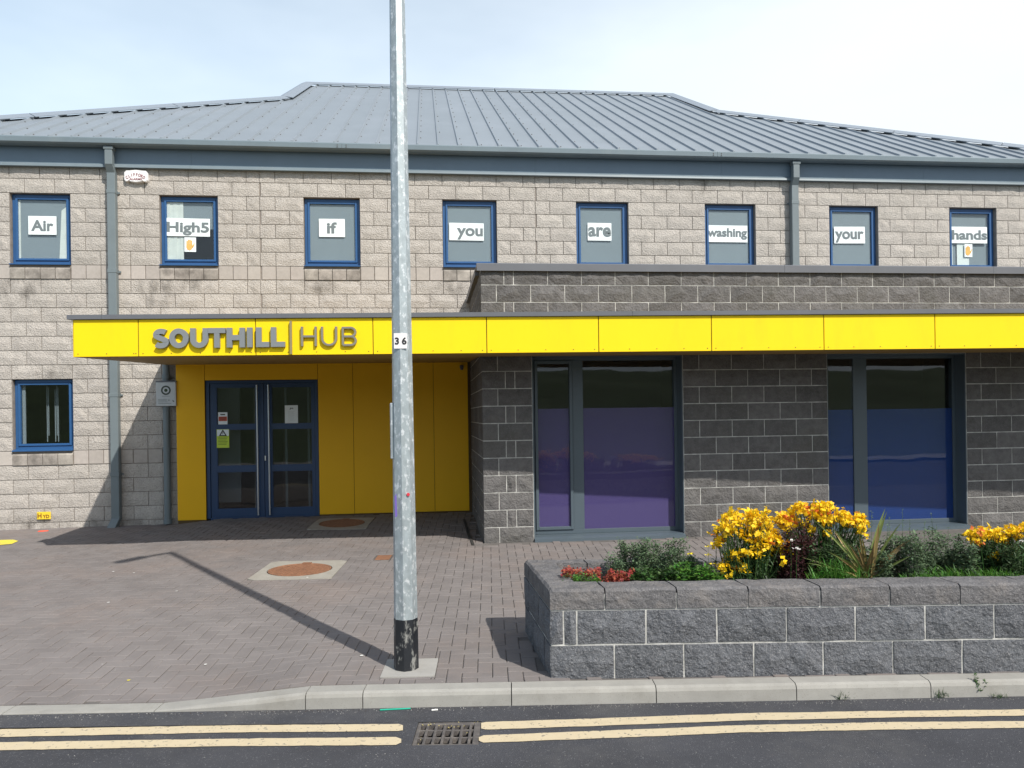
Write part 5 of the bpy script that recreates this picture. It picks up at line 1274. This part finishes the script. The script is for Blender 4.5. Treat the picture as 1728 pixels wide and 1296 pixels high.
# side (left) face
sang = math.atan2(sideV.y, sideV.x)
for ri, z in enumerate((0.21, -0.015)):
    bs = [0, 0.45-0.225*ri, 0.9-0.225*ri, PLEN]
    for a, b in zip(bs[:-1], bs[1:]):
        if b-a < 0.05: continue
        me = block_mesh(b-a, 0.225, 0.016, 0.02, 'block_planter', j=0.0065)
        # block local x runs from far to near so that its face looks left
        M = MP @ Matrix.Translation((*pxy(0.012, b), z)) @ Matrix.Rotation(sang+math.pi, 4, 'Z')
        me.transform(M); place('block', me, core)
def cap(a0, a1, b0, b1, edge):
    """cap stone with rough rounded outer edge; edge: which sides are rock-faced (f,b,l,r)"""
    zt = HP+0.135; z0 = HP+0.004; mb = MB(); mb.cur = R.random(); na = max(2, int((a1-a0)/0.06)); nb = max(2, int((b1-b0)/0.06)); j = 0.005
    V = {}
    vs = []; fs = []
    levels = []
    for k in range(nb+1):
        for i in range(na+1):
            a = a0+j+(a1-a0-2*j)*i/na; b = b0+(b1-b0)*k/nb; z = zt+R.uniform(-0.004, 0.004)
            if 'f' in edge and k == 0: z -= 0.012+R.uniform(0, 0.007); b += 0.002
            if 'f' in edge and k == 1: b = b0+0.018; z -= 0.001
            if 'b' in edge and k == nb: z -= 0.02
            if 'l' in edge and i == 0: z -= 0.014; a = a0+0.003
            if 'l' in edge and i == 1: a = a0+0.02
            V[i, k] = len(vs); vs.append((*pxy(a, b), z))
    for k in range(nb):
        for i in range(na): fs.append((V[i, k], V[i+1, k], V[i+1, k+1], V[i, k+1]))
    loop = [V[i, 0] for i in range(na+1)]+[V[na, k] for k in range(1, nb+1)]+[V[i, nb] for i in range(na-1, -1, -1)]+[V[0, k] for k in range(nb-1, 0, -1)]
    o1 = len(vs)
    def push(p, amt, z):
        x, y = p[0], p[1]; 
        return (x+R.uniform(-amt, amt)*0.5, y-R.uniform(0, amt), z)
    for q in loop: vs.append(push(vs[q], 0.008, z0+(zt-z0)*0.45))
    o2 = len(vs)
    for q in loop: vs.append((vs[q][0], vs[q][1], z0))
    n = len(loop)
    for i in range(n):
        fs.append((loop[i], o1+i, o1+(i+1) % n, loop[(i+1) % n])); fs.append((o1+i, o2+i, o2+(i+1) % n, o1+(i+1) % n))
    mb.add(vs, fs, MP); mb.build('cap_stone', 'block_cap', ple)
cj_ = [0.0]+[px2a(q) for q in (1022, 1143, 1264, 1386, 1503, 1622)]
while cj_[-1] < PWID-0.5: cj_.append(cj_[-1]+0.45)
cj_.append(PWID)
for a, b in zip(cj_[:-1], cj_[1:]): cap(a if a > 0 else 0.0, b, 0.0, 0.215, 'f'+('l' if a == 0 else ''))
for a, b in ((0.218, 0.53), (0.53, PLEN-0.215)): cap(0.0, 0.215, a, b, 'l')
k = 0.0
while k < PWID-0.3: cap(k, k+0.45, PLEN-0.212, PLEN, 'b'+('l' if k == 0 else '')); k += 0.45
mb = MB(); nx, ny = 60, 8; 
for jj in range(ny+1):
    for i in range(nx+1):
        a = 0.2+(PWID-0.4)*i/nx; b = 0.19+(PLEN-0.38)*jj/ny; p = MP @ Vector((*pxy(a, b), HP+0.055+R.uniform(-0.012, 0.012))); mb.v.append(tuple(p))
for jj in range(ny):
    for i in range(nx): q = jj*(nx+1)+i; mb.f.append([q, q+1, q+nx+2, q+nx+1]); mb.t.append(0); mb.mi.append(0)
mb.build('soil', 'soil', ple, fixn=False)

# ================================================================== PLANTS
SZ = HP+0.06
def blade(mb, p, d, l, w_, bend, segs=3, tint=None):
    """a leaf strip from p, direction d, bending by gravity"""
    if tint is not None: mb.cur = tint
    d = Vector(d).normalized(); side = d.cross(Vector((0, 0, 1)));
    if side.length < 0.05: side = Vector((R.uniform(-1, 1), R.uniform(-1, 1), 0))
    side.normalize(); ang = R.uniform(0, math.pi)*0.35; side = (side+Vector((0, 0, math.sin(ang)*0.6))).normalized()
    p = Vector(p); vs = []; st = l/segs
    for i in range(segs+1):
        t = i/segs; ww = w_*(0.55+0.9*t if t < 0.5 else 2.0*(1-t))*0.5
        if i == segs: vs.append(tuple(p))
        else: vs += [tuple(p-side*ww), tuple(p+side*ww)]
        p = p+d*st; d = (d+Vector((0, 0, -bend))).normalized()
    fs = [(2*i, 2*i+1, 2*i+3, 2*i+2) for i in range(segs-1)]+[(2*segs-2, 2*segs-1, 2*segs)]
    mb.add(vs, fs)
def leaf(mb, p, l, w_, up=0.3):
    a = R.uniform(0, 2*math.pi); d = Vector((math.cos(a), math.sin(a), R.uniform(up-0.7, up+0.6))).normalized()
    s = d.cross(Vector((R.uniform(-.4, .4), R.uniform(-.4, .4), 1))).normalized()*w_/2; p = Vector(p)
    mb.cur = R.random()
    q = [p, p+d*l*0.45+s, p+d*l, p+d*l*0.45-s]; mb.add([tuple(v) for v in q], [(0, 1, 2, 3)])
def stem(mb, p, q, r=0.002, n=4):
    mb.cur = R.random(); p = Vector(p); q = Vector(q); m = (p+q)/2+Vector((R.uniform(-.01, .01), R.uniform(-.01, .01), 0)); mb.tube([p, m, q], [r, r*0.8, r*0.5], n, cap=False)
def flower_mesh(kind):
    mb = MB(); rr = random.Random(kind)
    # a head of several little four-petalled flowers
    for k in range(7):
        c = Vector((rr.gauss(0, 0.014), rr.gauss(0, 0.011), rr.gauss(0, 0.009))); nrm = Vector((rr.uniform(-0.8, 0.8), rr.uniform(-0.8, 0.8), rr.uniform(0.1, 1))).normalized()
        u = nrm.orthogonal().normalized(); v = nrm.cross(u); mb.cur = rr.random(); r = rr.uniform(0.011, 0.017); a0 = rr.uniform(0, 1.5)
        for q in range(4):
            a = a0+q*math.pi/2; d = u*math.cos(a)+v*math.sin(a); e = u*math.cos(a+0.75)+v*math.sin(a+0.75); f = u*math.cos(a-0.75)+v*math.sin(a-0.75)
            mb.add([tuple(c), tuple(c+f*r*0.75+nrm*0.002), tuple(c+d*r*1.1+nrm*rr.uniform(-0.002, 0.004)), tuple(c+e*r*0.75+nrm*0.002)], [(0, 1, 2, 3)])
    return mb.mesh('flower_head', 'petal_yellow')
FLM = [flower_mesh(k) for k in range(8)]
FLO = []
for k in range(3):
    me = FLM[k].copy(); me.materials.clear(); me.materials.append(MATS['petal_orange']); FLO.append(me)
def atd(px, py, d):            # survey at a known distance
    r = ray(px, py); xd = inv(CAMP+r); t = d/xd[1]; return CAMP+r*t
def wallflower(name, label, blobs, d0, d1, ground_px, nf, nleaf, orange=0.03):
    """blobs: picture ellipses (cx,cy,rx,ry) the flower masses were surveyed from; depth spread d0..d1"""
    base = atd(ground_px, 985, (d0+d1)/2); base.z = SZ
    e = empty(name, base); tag(e, label, 'flowering plant', 'yellow wallflowers in the planter')
    tot = sum(b[2]*b[3] for b in blobs); lf = MB(); st = MB(); heads = []
    for b in blobs:
        n = max(2, int(round(nf*b[2]*b[3]/tot)))
        for k in range(n):
            a = R.uniform(0, 2*math.pi); q = math.sqrt(R.random()); px = b[0]+b[2]*q*math.cos(a); py = b[1]+b[3]*q*math.sin(a)
            dd = R.uniform(d0, d1); p = atd(px, py, dd)
            if p.z < SZ+0.02: p.z = SZ+0.03
            heads.append(p)
    for p in heads:
        me = R.choice(FLO) if R.random() < orange else R.choice(FLM)
        o = place('flower_head', me, e, p-base); s = R.uniform(0.85, 1.35); o.scale = (s, s, s); o.rotation_euler = (R.uniform(-.6, .6), R.uniform(-.6, .6), R.uniform(0, 6.28))
        root = base+Vector((R.gauss(0, 0.05)+(p.x-base.x)*0.45, R.gauss(0, 0.05)+(p.y-base.y)*0.45, 0)); stem(st, root-base, p-base, 0.003)
        for k in range(nleaf):
            t = R.uniform(0.05, 0.92); c = root+(p-root)*t+Vector((R.gauss(0, 0.012), R.gauss(0, 0.012), 0))
            dr = Vector((R.uniform(-1, 1), R.uniform(-1, 1), R.uniform(-0.1, 0.9))); blade(lf, c-base, dr, R.uniform(0.035, 0.075), R.uniform(0.006, 0.011), 0.25, 2, R.random())
    tag(lf.build('leaves', 'leaf_dark', e, fixn=False), kind='stuff'); tag(st.build('stems', 'leaf_green', e, fixn=False), kind='stuff')
wallflower('wallflower', 'largest bright yellow wallflower clump left of the dark wine-red plant',
  [(1232, 873, 18, 14), (1268, 868, 10, 9), (1222, 898, 18, 14), (1262, 888, 22, 16), (1290, 880, 18, 12), (1285, 905, 26, 16), (1215, 912, 8, 8), (1300, 908, 20, 10), (1240, 937, 14, 8), (1268, 934, 18, 9), (1288, 928, 22, 9), (1318, 925, 10, 10), (1234, 957, 22, 8), (1258, 960, 8, 7), (1317, 952, 7, 6), (1278, 969, 6, 4), (1228, 967, 10, 8), (1292, 862, 6, 6)], 5.25, 5.55, 1268, 250, 8)
wallflower('wallflower', 'yellow wallflower clump with orange tinges behind the spiky bronze plant',
  [(1350, 858, 16, 9), (1378, 862, 20, 12), (1400, 858, 12, 10), (1395, 874, 20, 8), (1425, 872, 14, 10), (1440, 880, 20, 9), (1455, 876, 8, 8), (1330, 880, 14, 14), (1352, 883, 10, 6), (1368, 895, 5, 5), (1393, 899, 6, 6), (1457, 897, 7, 8), (1322, 878, 10, 14)], 5.45, 5.80, 1395, 210, 8, 0.07)
wallflower('wallflower', 'yellow wallflower clump at the right edge of the view',
  [(1640, 903, 10, 7), (1660, 900, 16, 8), (1690, 901, 14, 8), (1715, 897, 16, 8), (1735, 893, 16, 9), (1650, 912, 8, 5), (1662, 906, 12, 7), (1690, 912, 8, 4), (1765, 898, 18, 10), (1680, 938, 4, 4)], 5.35, 5.8, 1690, 150, 9, 0.04)
def leafy(name, label, cat, px0, px1, pytop, d0, d1, n, lm, ll, lw, stems=True, dens_low=1.0, group=None, jag=10, blade_mode=False, spikes=None):
    base = atd((px0+px1)/2, 985, (d0+d1)/2); base.z = SZ; e = empty(name, base); tag(e, label, cat, group); lf = MB(); st = MB()
    ns = max(6, int((px1-px0)/5)); tops = []
    for k in range(ns):
        u = (k+R.random())/ns; px = px0+(px1-px0)*u; prof = 1-(2*u-1)**4*0.6
        dd = R.uniform(d0, d1); g = atd(px, 985, dd); g.z = SZ
        top = atd(px+R.uniform(-5, 5), pytop+(985-pytop)*(1-prof)*0.5+R.uniform(0, jag*2), dd); 
        if top.z < SZ+0.03: top.z = SZ+0.03
        tops.append((g, top)); 
        if stems: stem(st, g-base, top-base, 0.002)
    for k in range(n):
        g, t = R.choice(tops); u = R.random()**dens_low; c = g+(t-g)*u+Vector((R.gauss(0, 0.022), R.gauss(0, 0.022), R.gauss(0, 0.008)))
        if blade_mode: blade(lf, c-base, Vector((R.uniform(-1, 1), R.uniform(-1, 1), R.uniform(0.1, 1.6))), R.uniform(0.6, 1.3)*ll, lw, 0.22, 3, R.random())
        else: leaf(lf, c-base, R.uniform(0.6, 1.3)*ll, R.uniform(0.7, 1.2)*lw)
    tag(lf.build('leaves', lm, e, fixn=False), kind='stuff')
    if stems: tag(st.build('stems', lm, e, fixn=False), kind='stuff')
    return e, base
# grey-green catmint on the left, low green rosettes, grass
leafy('catmint', 'grey-green bushy herb with fine leaves, between red flowers and yellow wallflower', 'plant', 1030, 1175, 903, 5.35, 5.8, 10000, 'leaf_grey', 0.026, 0.012, group='grey-green herbs', jag=22, dens_low=0.8)
leafy('catmint', 'wide grey-green herb with upright spikes below the blue-film window', 'plant', 1470, 1640, 893, 5.30, 5.8, 13000, 'leaf_grey', 0.026, 0.012, group='grey-green herbs', jag=24, dens_low=0.8)
mb = MB(); base = atd(1550, 985, 5.6); base.z = SZ; e = empty('herb_spikes', base); tag(e, 'thin grey herb flower spikes standing up before the blue window', 'plant')
for px, py in ((1471, 862), (1500, 872), (1523, 858), (1535, 876), (1560, 882), (1572, 866), (1580, 885), (1498, 886), (1540, 893), (1600, 890), (1512, 890)):
    p = atd(px, py, 5.6+R.uniform(-.1, .1)); g = Vector((p.x+R.uniform(-.02, .02), p.y, SZ)); stem(mb, g-base, p-base, 0.0022)
    for k in range(16):
        t = 1-0.30*(k/16); c = g+(p-g)*t
        if k % 4 < 3: leaf(mb, c-base, 0.016, 0.008, 0.4)
tag(mb.build('flower_spikes', 'leaf_grey', e, fixn=False), kind='stuff')
leafy('garden_weed', 'bright green leafy clump left of the large wallflower', 'plant', 1135, 1215, 948, 5.22, 5.5, 1500, 'leaf_bright', 0.04, 0.017, group='bright green clumps', jag=10)
leafy('garden_weed', 'bright green grassy tuft under the spiky bronze plant', 'plant', 1370, 1450, 945, 5.20, 5.4, 900, 'leaf_bright', 0.11, 0.006, stems=False, group='bright green clumps', blade_mode=True, jag=14, dens_low=2.2)
leafy('garden_weed', 'fresh green grass fringe along the right front edge', 'plant', 1530, 1728, 965, 5.20, 5.35, 1500, 'leaf_bright', 0.075, 0.006, stems=False, group='bright green clumps', blade_mode=True, jag=6, dens_low=2)
leafy('leafy_shrub', 'dark green leafy mass filling the bed behind the bronze spikes', 'plant', 1320, 1500, 905, 5.35, 5.75, 4500, 'leaf_dark', 0.04, 0.014, jag=14)
leafy('leafy_shrub', 'dark green mass beneath the rightmost yellow flowers', 'plant', 1615, 1790, 915, 5.3, 5.75, 5000, 'leaf_dark', 0.04, 0.015, jag=8)
leafy('wine_red_plant', 'dark wine-red foliage plant between the two yellow clumps', 'plant', 1305, 1375, 878, 5.3, 5.6, 4200, 'leaf_wine', 0.026, 0.013, jag=22)
leafy('low_green_plant', 'low mid-green leafy plant at the front beside the red flowers', 'plant', 1065, 1150, 955, 5.22, 5.45, 1300, 'leaf_green', 0.035, 0.018, jag=8)
# red low flowers
e, base = leafy('red_sedum', 'low patch of small red flowers at the left end of the planter', 'flowering plant', 948, 1015, 968, 5.22, 5.5, 1500, 'leaf_bright', 0.016, 0.012, group='red flower patches', jag=4, stems=False)
def red_heads(e, base, px0, px1, py0, py1, d0, d1, n):
    me = FLM[0].copy(); me.materials.clear(); me.materials.append(MATS['petal_red'])
    for k in range(n):
        p = atd(R.uniform(px0, px1), R.uniform(py0, py1), R.uniform(d0, d1)); p.z = max(p.z, SZ+0.03); o = place('flower_head', me, e, p-base); s = R.uniform(0.5, 0.8); o.scale = (s, s, s); o.rotation_euler = (R.uniform(-.5, .5), R.uniform(-.5, .5), R.uniform(0, 6))
red_heads(e, base, 950, 1012, 960, 972, 5.25, 5.5, 55)
e, base = leafy('red_sedum', 'denser red flower patch touching the grey-green herb', 'flowering plant', 1020, 1068, 966, 5.21, 5.4, 600, 'petal_red', 0.018, 0.012, group='red flower patches', jag=4, stems=False)
red_heads(e, base, 1022, 1068, 963, 984, 5.20, 5.4, 60)
# small white flowers in the wine-red plant, lemon flowers
def solitary(px, py, d, m, name, lb, grp, s=1.0):
    p = atd(px, py, d); g = Vector((p.x, p.y+0.01, SZ)); e = empty(name, g); tag(e, lb, 'flower', grp)
    me = FLM[int(px) % 8].copy(); me.materials.clear(); me.materials.append(MATS[m]); o = place('flower_head', me, e, p-g); o.scale = (s, s, s*0.6); mb = MB(); stem(mb, (0, 0, 0), p-g, 0.0018); mb.build('stem', 'leaf_green', e, fixn=False)
for px, py, lb in ((1334, 911, 'upper white flower head over the wine-red foliage'), (1345, 925, 'lower white flower head over the wine-red foliage'), (1727, 913, 'white flower at the right edge under yellow flowers')): solitary(px, py, 5.25, 'petal_white', 'white_flower', lb, 'white flowers', 0.75)
for px, py, lb in ((1195, 922, 'upper lemon yellow flower left of the wallflower'), (1195, 936, 'middle lemon yellow flower left of the wallflower'), (1202, 951, 'lowest lemon yellow flower left of the wallflower'), (1165, 934, 'lemon yellow flower standing over the grey-green herb')): solitary(px, py, 5.3, 'petal_lemon', 'lemon_flower', lb, 'lemon yellow flowers', 0.6)
# phormium
base = atd(1462, 985, 5.38); base.z = SZ; e = empty('spiky_plant', base); tag(e, 'spiky bronze and olive strap-leaved plant in the planter', 'plant')
tips = [(1494, 857, 'o', 1), (1497, 862, 'o', 1), (1403, 888, 'o', 0), (1372, 876, 'o', 0), (1405, 893, 's', 0), (1522, 880, 'o', 0), (1540, 908, 'b', 1), (1542, 936, 'o', 0), (1510, 978, 's', 0), (1430, 915, 'b', 0), (1455, 905, 'b', 0), (1445, 918, 'b', 0),
        (1418, 925, 'b', 0), (1415, 942, 'b', 0), (1425, 958, 'b', 0), (1475, 915, 'b', 0), (1530, 912, 'b', 1), (1438, 930, 'b', 0), (1470, 930, 'b', 0), (1500, 935, 'b', 0), (1395, 930, 'o', 0), (1360, 950, 'o', 0), (1350, 940, 'o', 0), (1480, 925, 's', 0), (1427, 965, 's', 0), (1450, 900, 'b', 0), (1484, 880, 'b', 1)]
for px, py, m, wd in tips:
    tp = atd(px, py, 5.38+R.uniform(-0.18, 0.12)); g = base+Vector((R.gauss(0, 0.018), R.gauss(0, 0.018), 0)); v = tp-g; Lg = v.length
    mb = MB(); mb.cur = R.random(); n = 6; side = v.cross(Vector((0.25, 1, 0.1))).normalized(); w_ = 0.030 if wd else 0.019; arch = 0.10*Lg; vs = []
    for i in range(n+1):
        t = i/n; c = g+v*t+Vector((0, 0, arch*4*t*(1-t)*0.5)); ww = w_*(0.7+0.5*t if t < 0.6 else 1.0*(1-t)/0.4)*0.5; dp = Vector((0.1, -1, 0.2)).normalized()*0.0035
        vs += [tuple(c-side*ww-base), tuple(c+dp*(-1 if i < n else 0)-base), tuple(c+side*ww-base)]
    fs = []
    for i in range(n): a = 3*i; fs += [(a, a+1, a+4, a+3), (a+1, a+2, a+5, a+4)]
    mb.add(vs, fs); mb.build('leaf', {'o': 'leaf_olive', 'b': 'leaf_bronze', 's': 'leaf_straw'}[m], e, fixn=False)

# weeds growing at the kerb
def kerb_weed(px, py, n, hgt, lb):
    g = onG(px, py, ROADZ); e = empty('kerb_weed', g); tag(e, lb, 'weed', 'weeds at the foot of the kerb'); mb = MB()
    if hgt > 0.1:
        for k in range(6):
            tp = Vector((R.uniform(-0.05, 0.05), R.uniform(-0.02, 0.02), hgt*R.uniform(0.6, 1))); stem(mb, (0, 0, 0), tp, 0.0018)
            for j in range(10): leaf(mb, tp*R.uniform(0.3, 1), 0.022, 0.009)
    else:
        for k in range(n): blade(mb, (R.gauss(0, 0.03), R.uniform(-0.01, 0.01), 0), (R.uniform(-1, 1), R.uniform(-0.5, 0.3), R.uniform(0.3, 1.6)), R.uniform(0.4, 1)*hgt*1.3, 0.004, 0.2, 3, R.random())
    tag(mb.build('leaves', 'leaf_green', e, fixn=False), kind='stuff')
kerb_weed(1421, 1180, 60, 0.06, 'leftmost grass tuft at the foot of the kerb')
kerb_weed(1490, 1177, 14, 0.04, 'tiny weed at the kerb between two larger tufts')
kerb_weed(1590, 1177, 70, 0.06, 'grass tuft at the kerb joint left of the tall weed')
kerb_weed(1655, 1176, 30, 0.155, 'tall leafy weed growing at the foot of the kerb')
kerb_weed(1686, 1178, 30, 0.05, 'small weed right of the tall kerb weed')

# ================================================================== LITTER AND MARKS
def bit(px0, py0, px1, py1, z, wdt, hgt, m, name, lb, cat, grp=None):
    a = onG(px0, py0, z); b = onG(px1, py1, z); c = (a+b)/2; d_ = b-a; M = Matrix.Rotation(math.atan2(d_.y, d_.x), 4, 'Z')
    o = MB().bbox(-d_.length/2, d_.length/2, -wdt/2, wdt/2, 0.0, hgt, min(wdt, hgt)*0.3, M).build(name, m, loc=c); tag(o, lb, cat, grp); return o
bit(641, 1199, 693, 1196.5, ROADZ+0.001, 0.012, 0.008, 'green_scrap', 'green_straw', 'green plastic strip lying in the gutter below the lamp post', 'litter')
bit(728, 1199.5, 739, 1198.5, ROADZ+0.001, 0.010, 0.008, 'white_scrap', 'cigarette_end', 'white cigarette end in the gutter by the grate', 'litter')
bit(64, 899, 82, 898, 0.005, 0.05, 0.03, 'red_scrap', 'red_scrap', 'orange-red plastic scrap on the ground below the HYD plate', 'litter')
mb = MB(); P = [onG(a, b, 0.0) for a, b in ((-6, 914), (22, 913.5), (31, 916), (20, 921), (-6, 923))]
mb.add([(p.x, p.y, H(p.x, p.y)+0.006) for p in P], [(4, 3, 2, 1, 0)]); tag(mb.build('yellow_paint_patch', 'yellow_mark', fixn=True), 'worn yellow paint patch on the paving at the left edge', 'paint mark')
marks = [(217, 1129, 'yellowish'), (183, 1017, 'pale trodden gum spot, largest on the left part of the paving'), (347, 1107, 'pale gum spot on the pavers below the post shadow, left of the kerb drop'), (298, 998, 'pale gum spot on the pavers left of the post shadow, level with the rusty cover'), (610, 1107, 'pale gum spot on the pavers just left of the lamp post pad'), (191, 966, 'left one of two gum spots below the bent shadow tip'), (226, 968, 'right one of two gum spots below the bent shadow tip'), (519, 975, 'pale gum spot at the front edge of the square manhole surround')]
for (px, py, t) in marks:
    if not t or py == 0: continue
    g = onG(px, py, 0.0); n = 9; r = 0.014; pts_ = [(g.x+r*R.uniform(0.5, 1.3)*math.cos(6.283*k/n), g.y+r*R.uniform(0.5, 1.3)*math.sin(6.283*k/n), H(g.x, g.y)+0.0045) for k in range(n)]
    o = MB().add(pts_, [list(range(n))]).build('paint_spot' if t == 'yellowish' else 'chewing_gum', 'yellow_mark' if t == 'yellowish' else 'white_scrap', fixn=False)
    tag(o, 'small yellow paint splash on the grey pavers' if t == 'yellowish' else t, 'mark', None if t == 'yellowish' else 'gum spots on the paving')
mb = MB()
for k in range(400):
    x = R.uniform(-3.4, 3.6); d = 4.752+0.012*x-abs(R.gauss(0, 0.018)); p = W(x, d, ROADZ); s_ = R.uniform(0.003, 0.010); an = R.uniform(0, 3.14); mb.cur = R.random()
    mb.add([(p.x, p.y, p.z+0.0015), (p.x+s_*math.cos(an), p.y+s_*math.sin(an)*0.5, p.z+0.004), (p.x+s_*math.cos(an+0.9), p.y+s_*math.sin(an+0.9)*0.5, p.z+0.0015)], [(0, 1, 2)])
tag(mb.build('leaf_litter', 'soil', fixn=False), 'dark crumbs of silt and leaf litter along the foot of the kerb', 'debris', kind='stuff')
# grit and tiny stones along the channel
mb = MB()
for k in range(650):
    px = R.uniform(0, 1728); x = (px-864)/FPX*4.7; d = 4.755+0.012*x-abs(R.gauss(0, 0.035)); 
    if R.random() < 0.25: d = R.uniform(3.7, 4.7)
    p = W(x, d, ROADZ); s = R.uniform(0.001, 0.0032); mb.cur = R.random()
    mb.add([(p.x-s, p.y-s, p.z), (p.x+s, p.y-s*0.6, p.z), (p.x+s*0.2, p.y+s, p.z), (p.x, p.y, p.z+s)], [(0, 1, 3), (1, 2, 3), (2, 0, 3)])
tag(mb.build('grit', 'concrete', fixn=False), 'pale grit and small stones scattered along the road edge', 'grit', kind='stuff')
print('objects', len(bpy.data.objects))
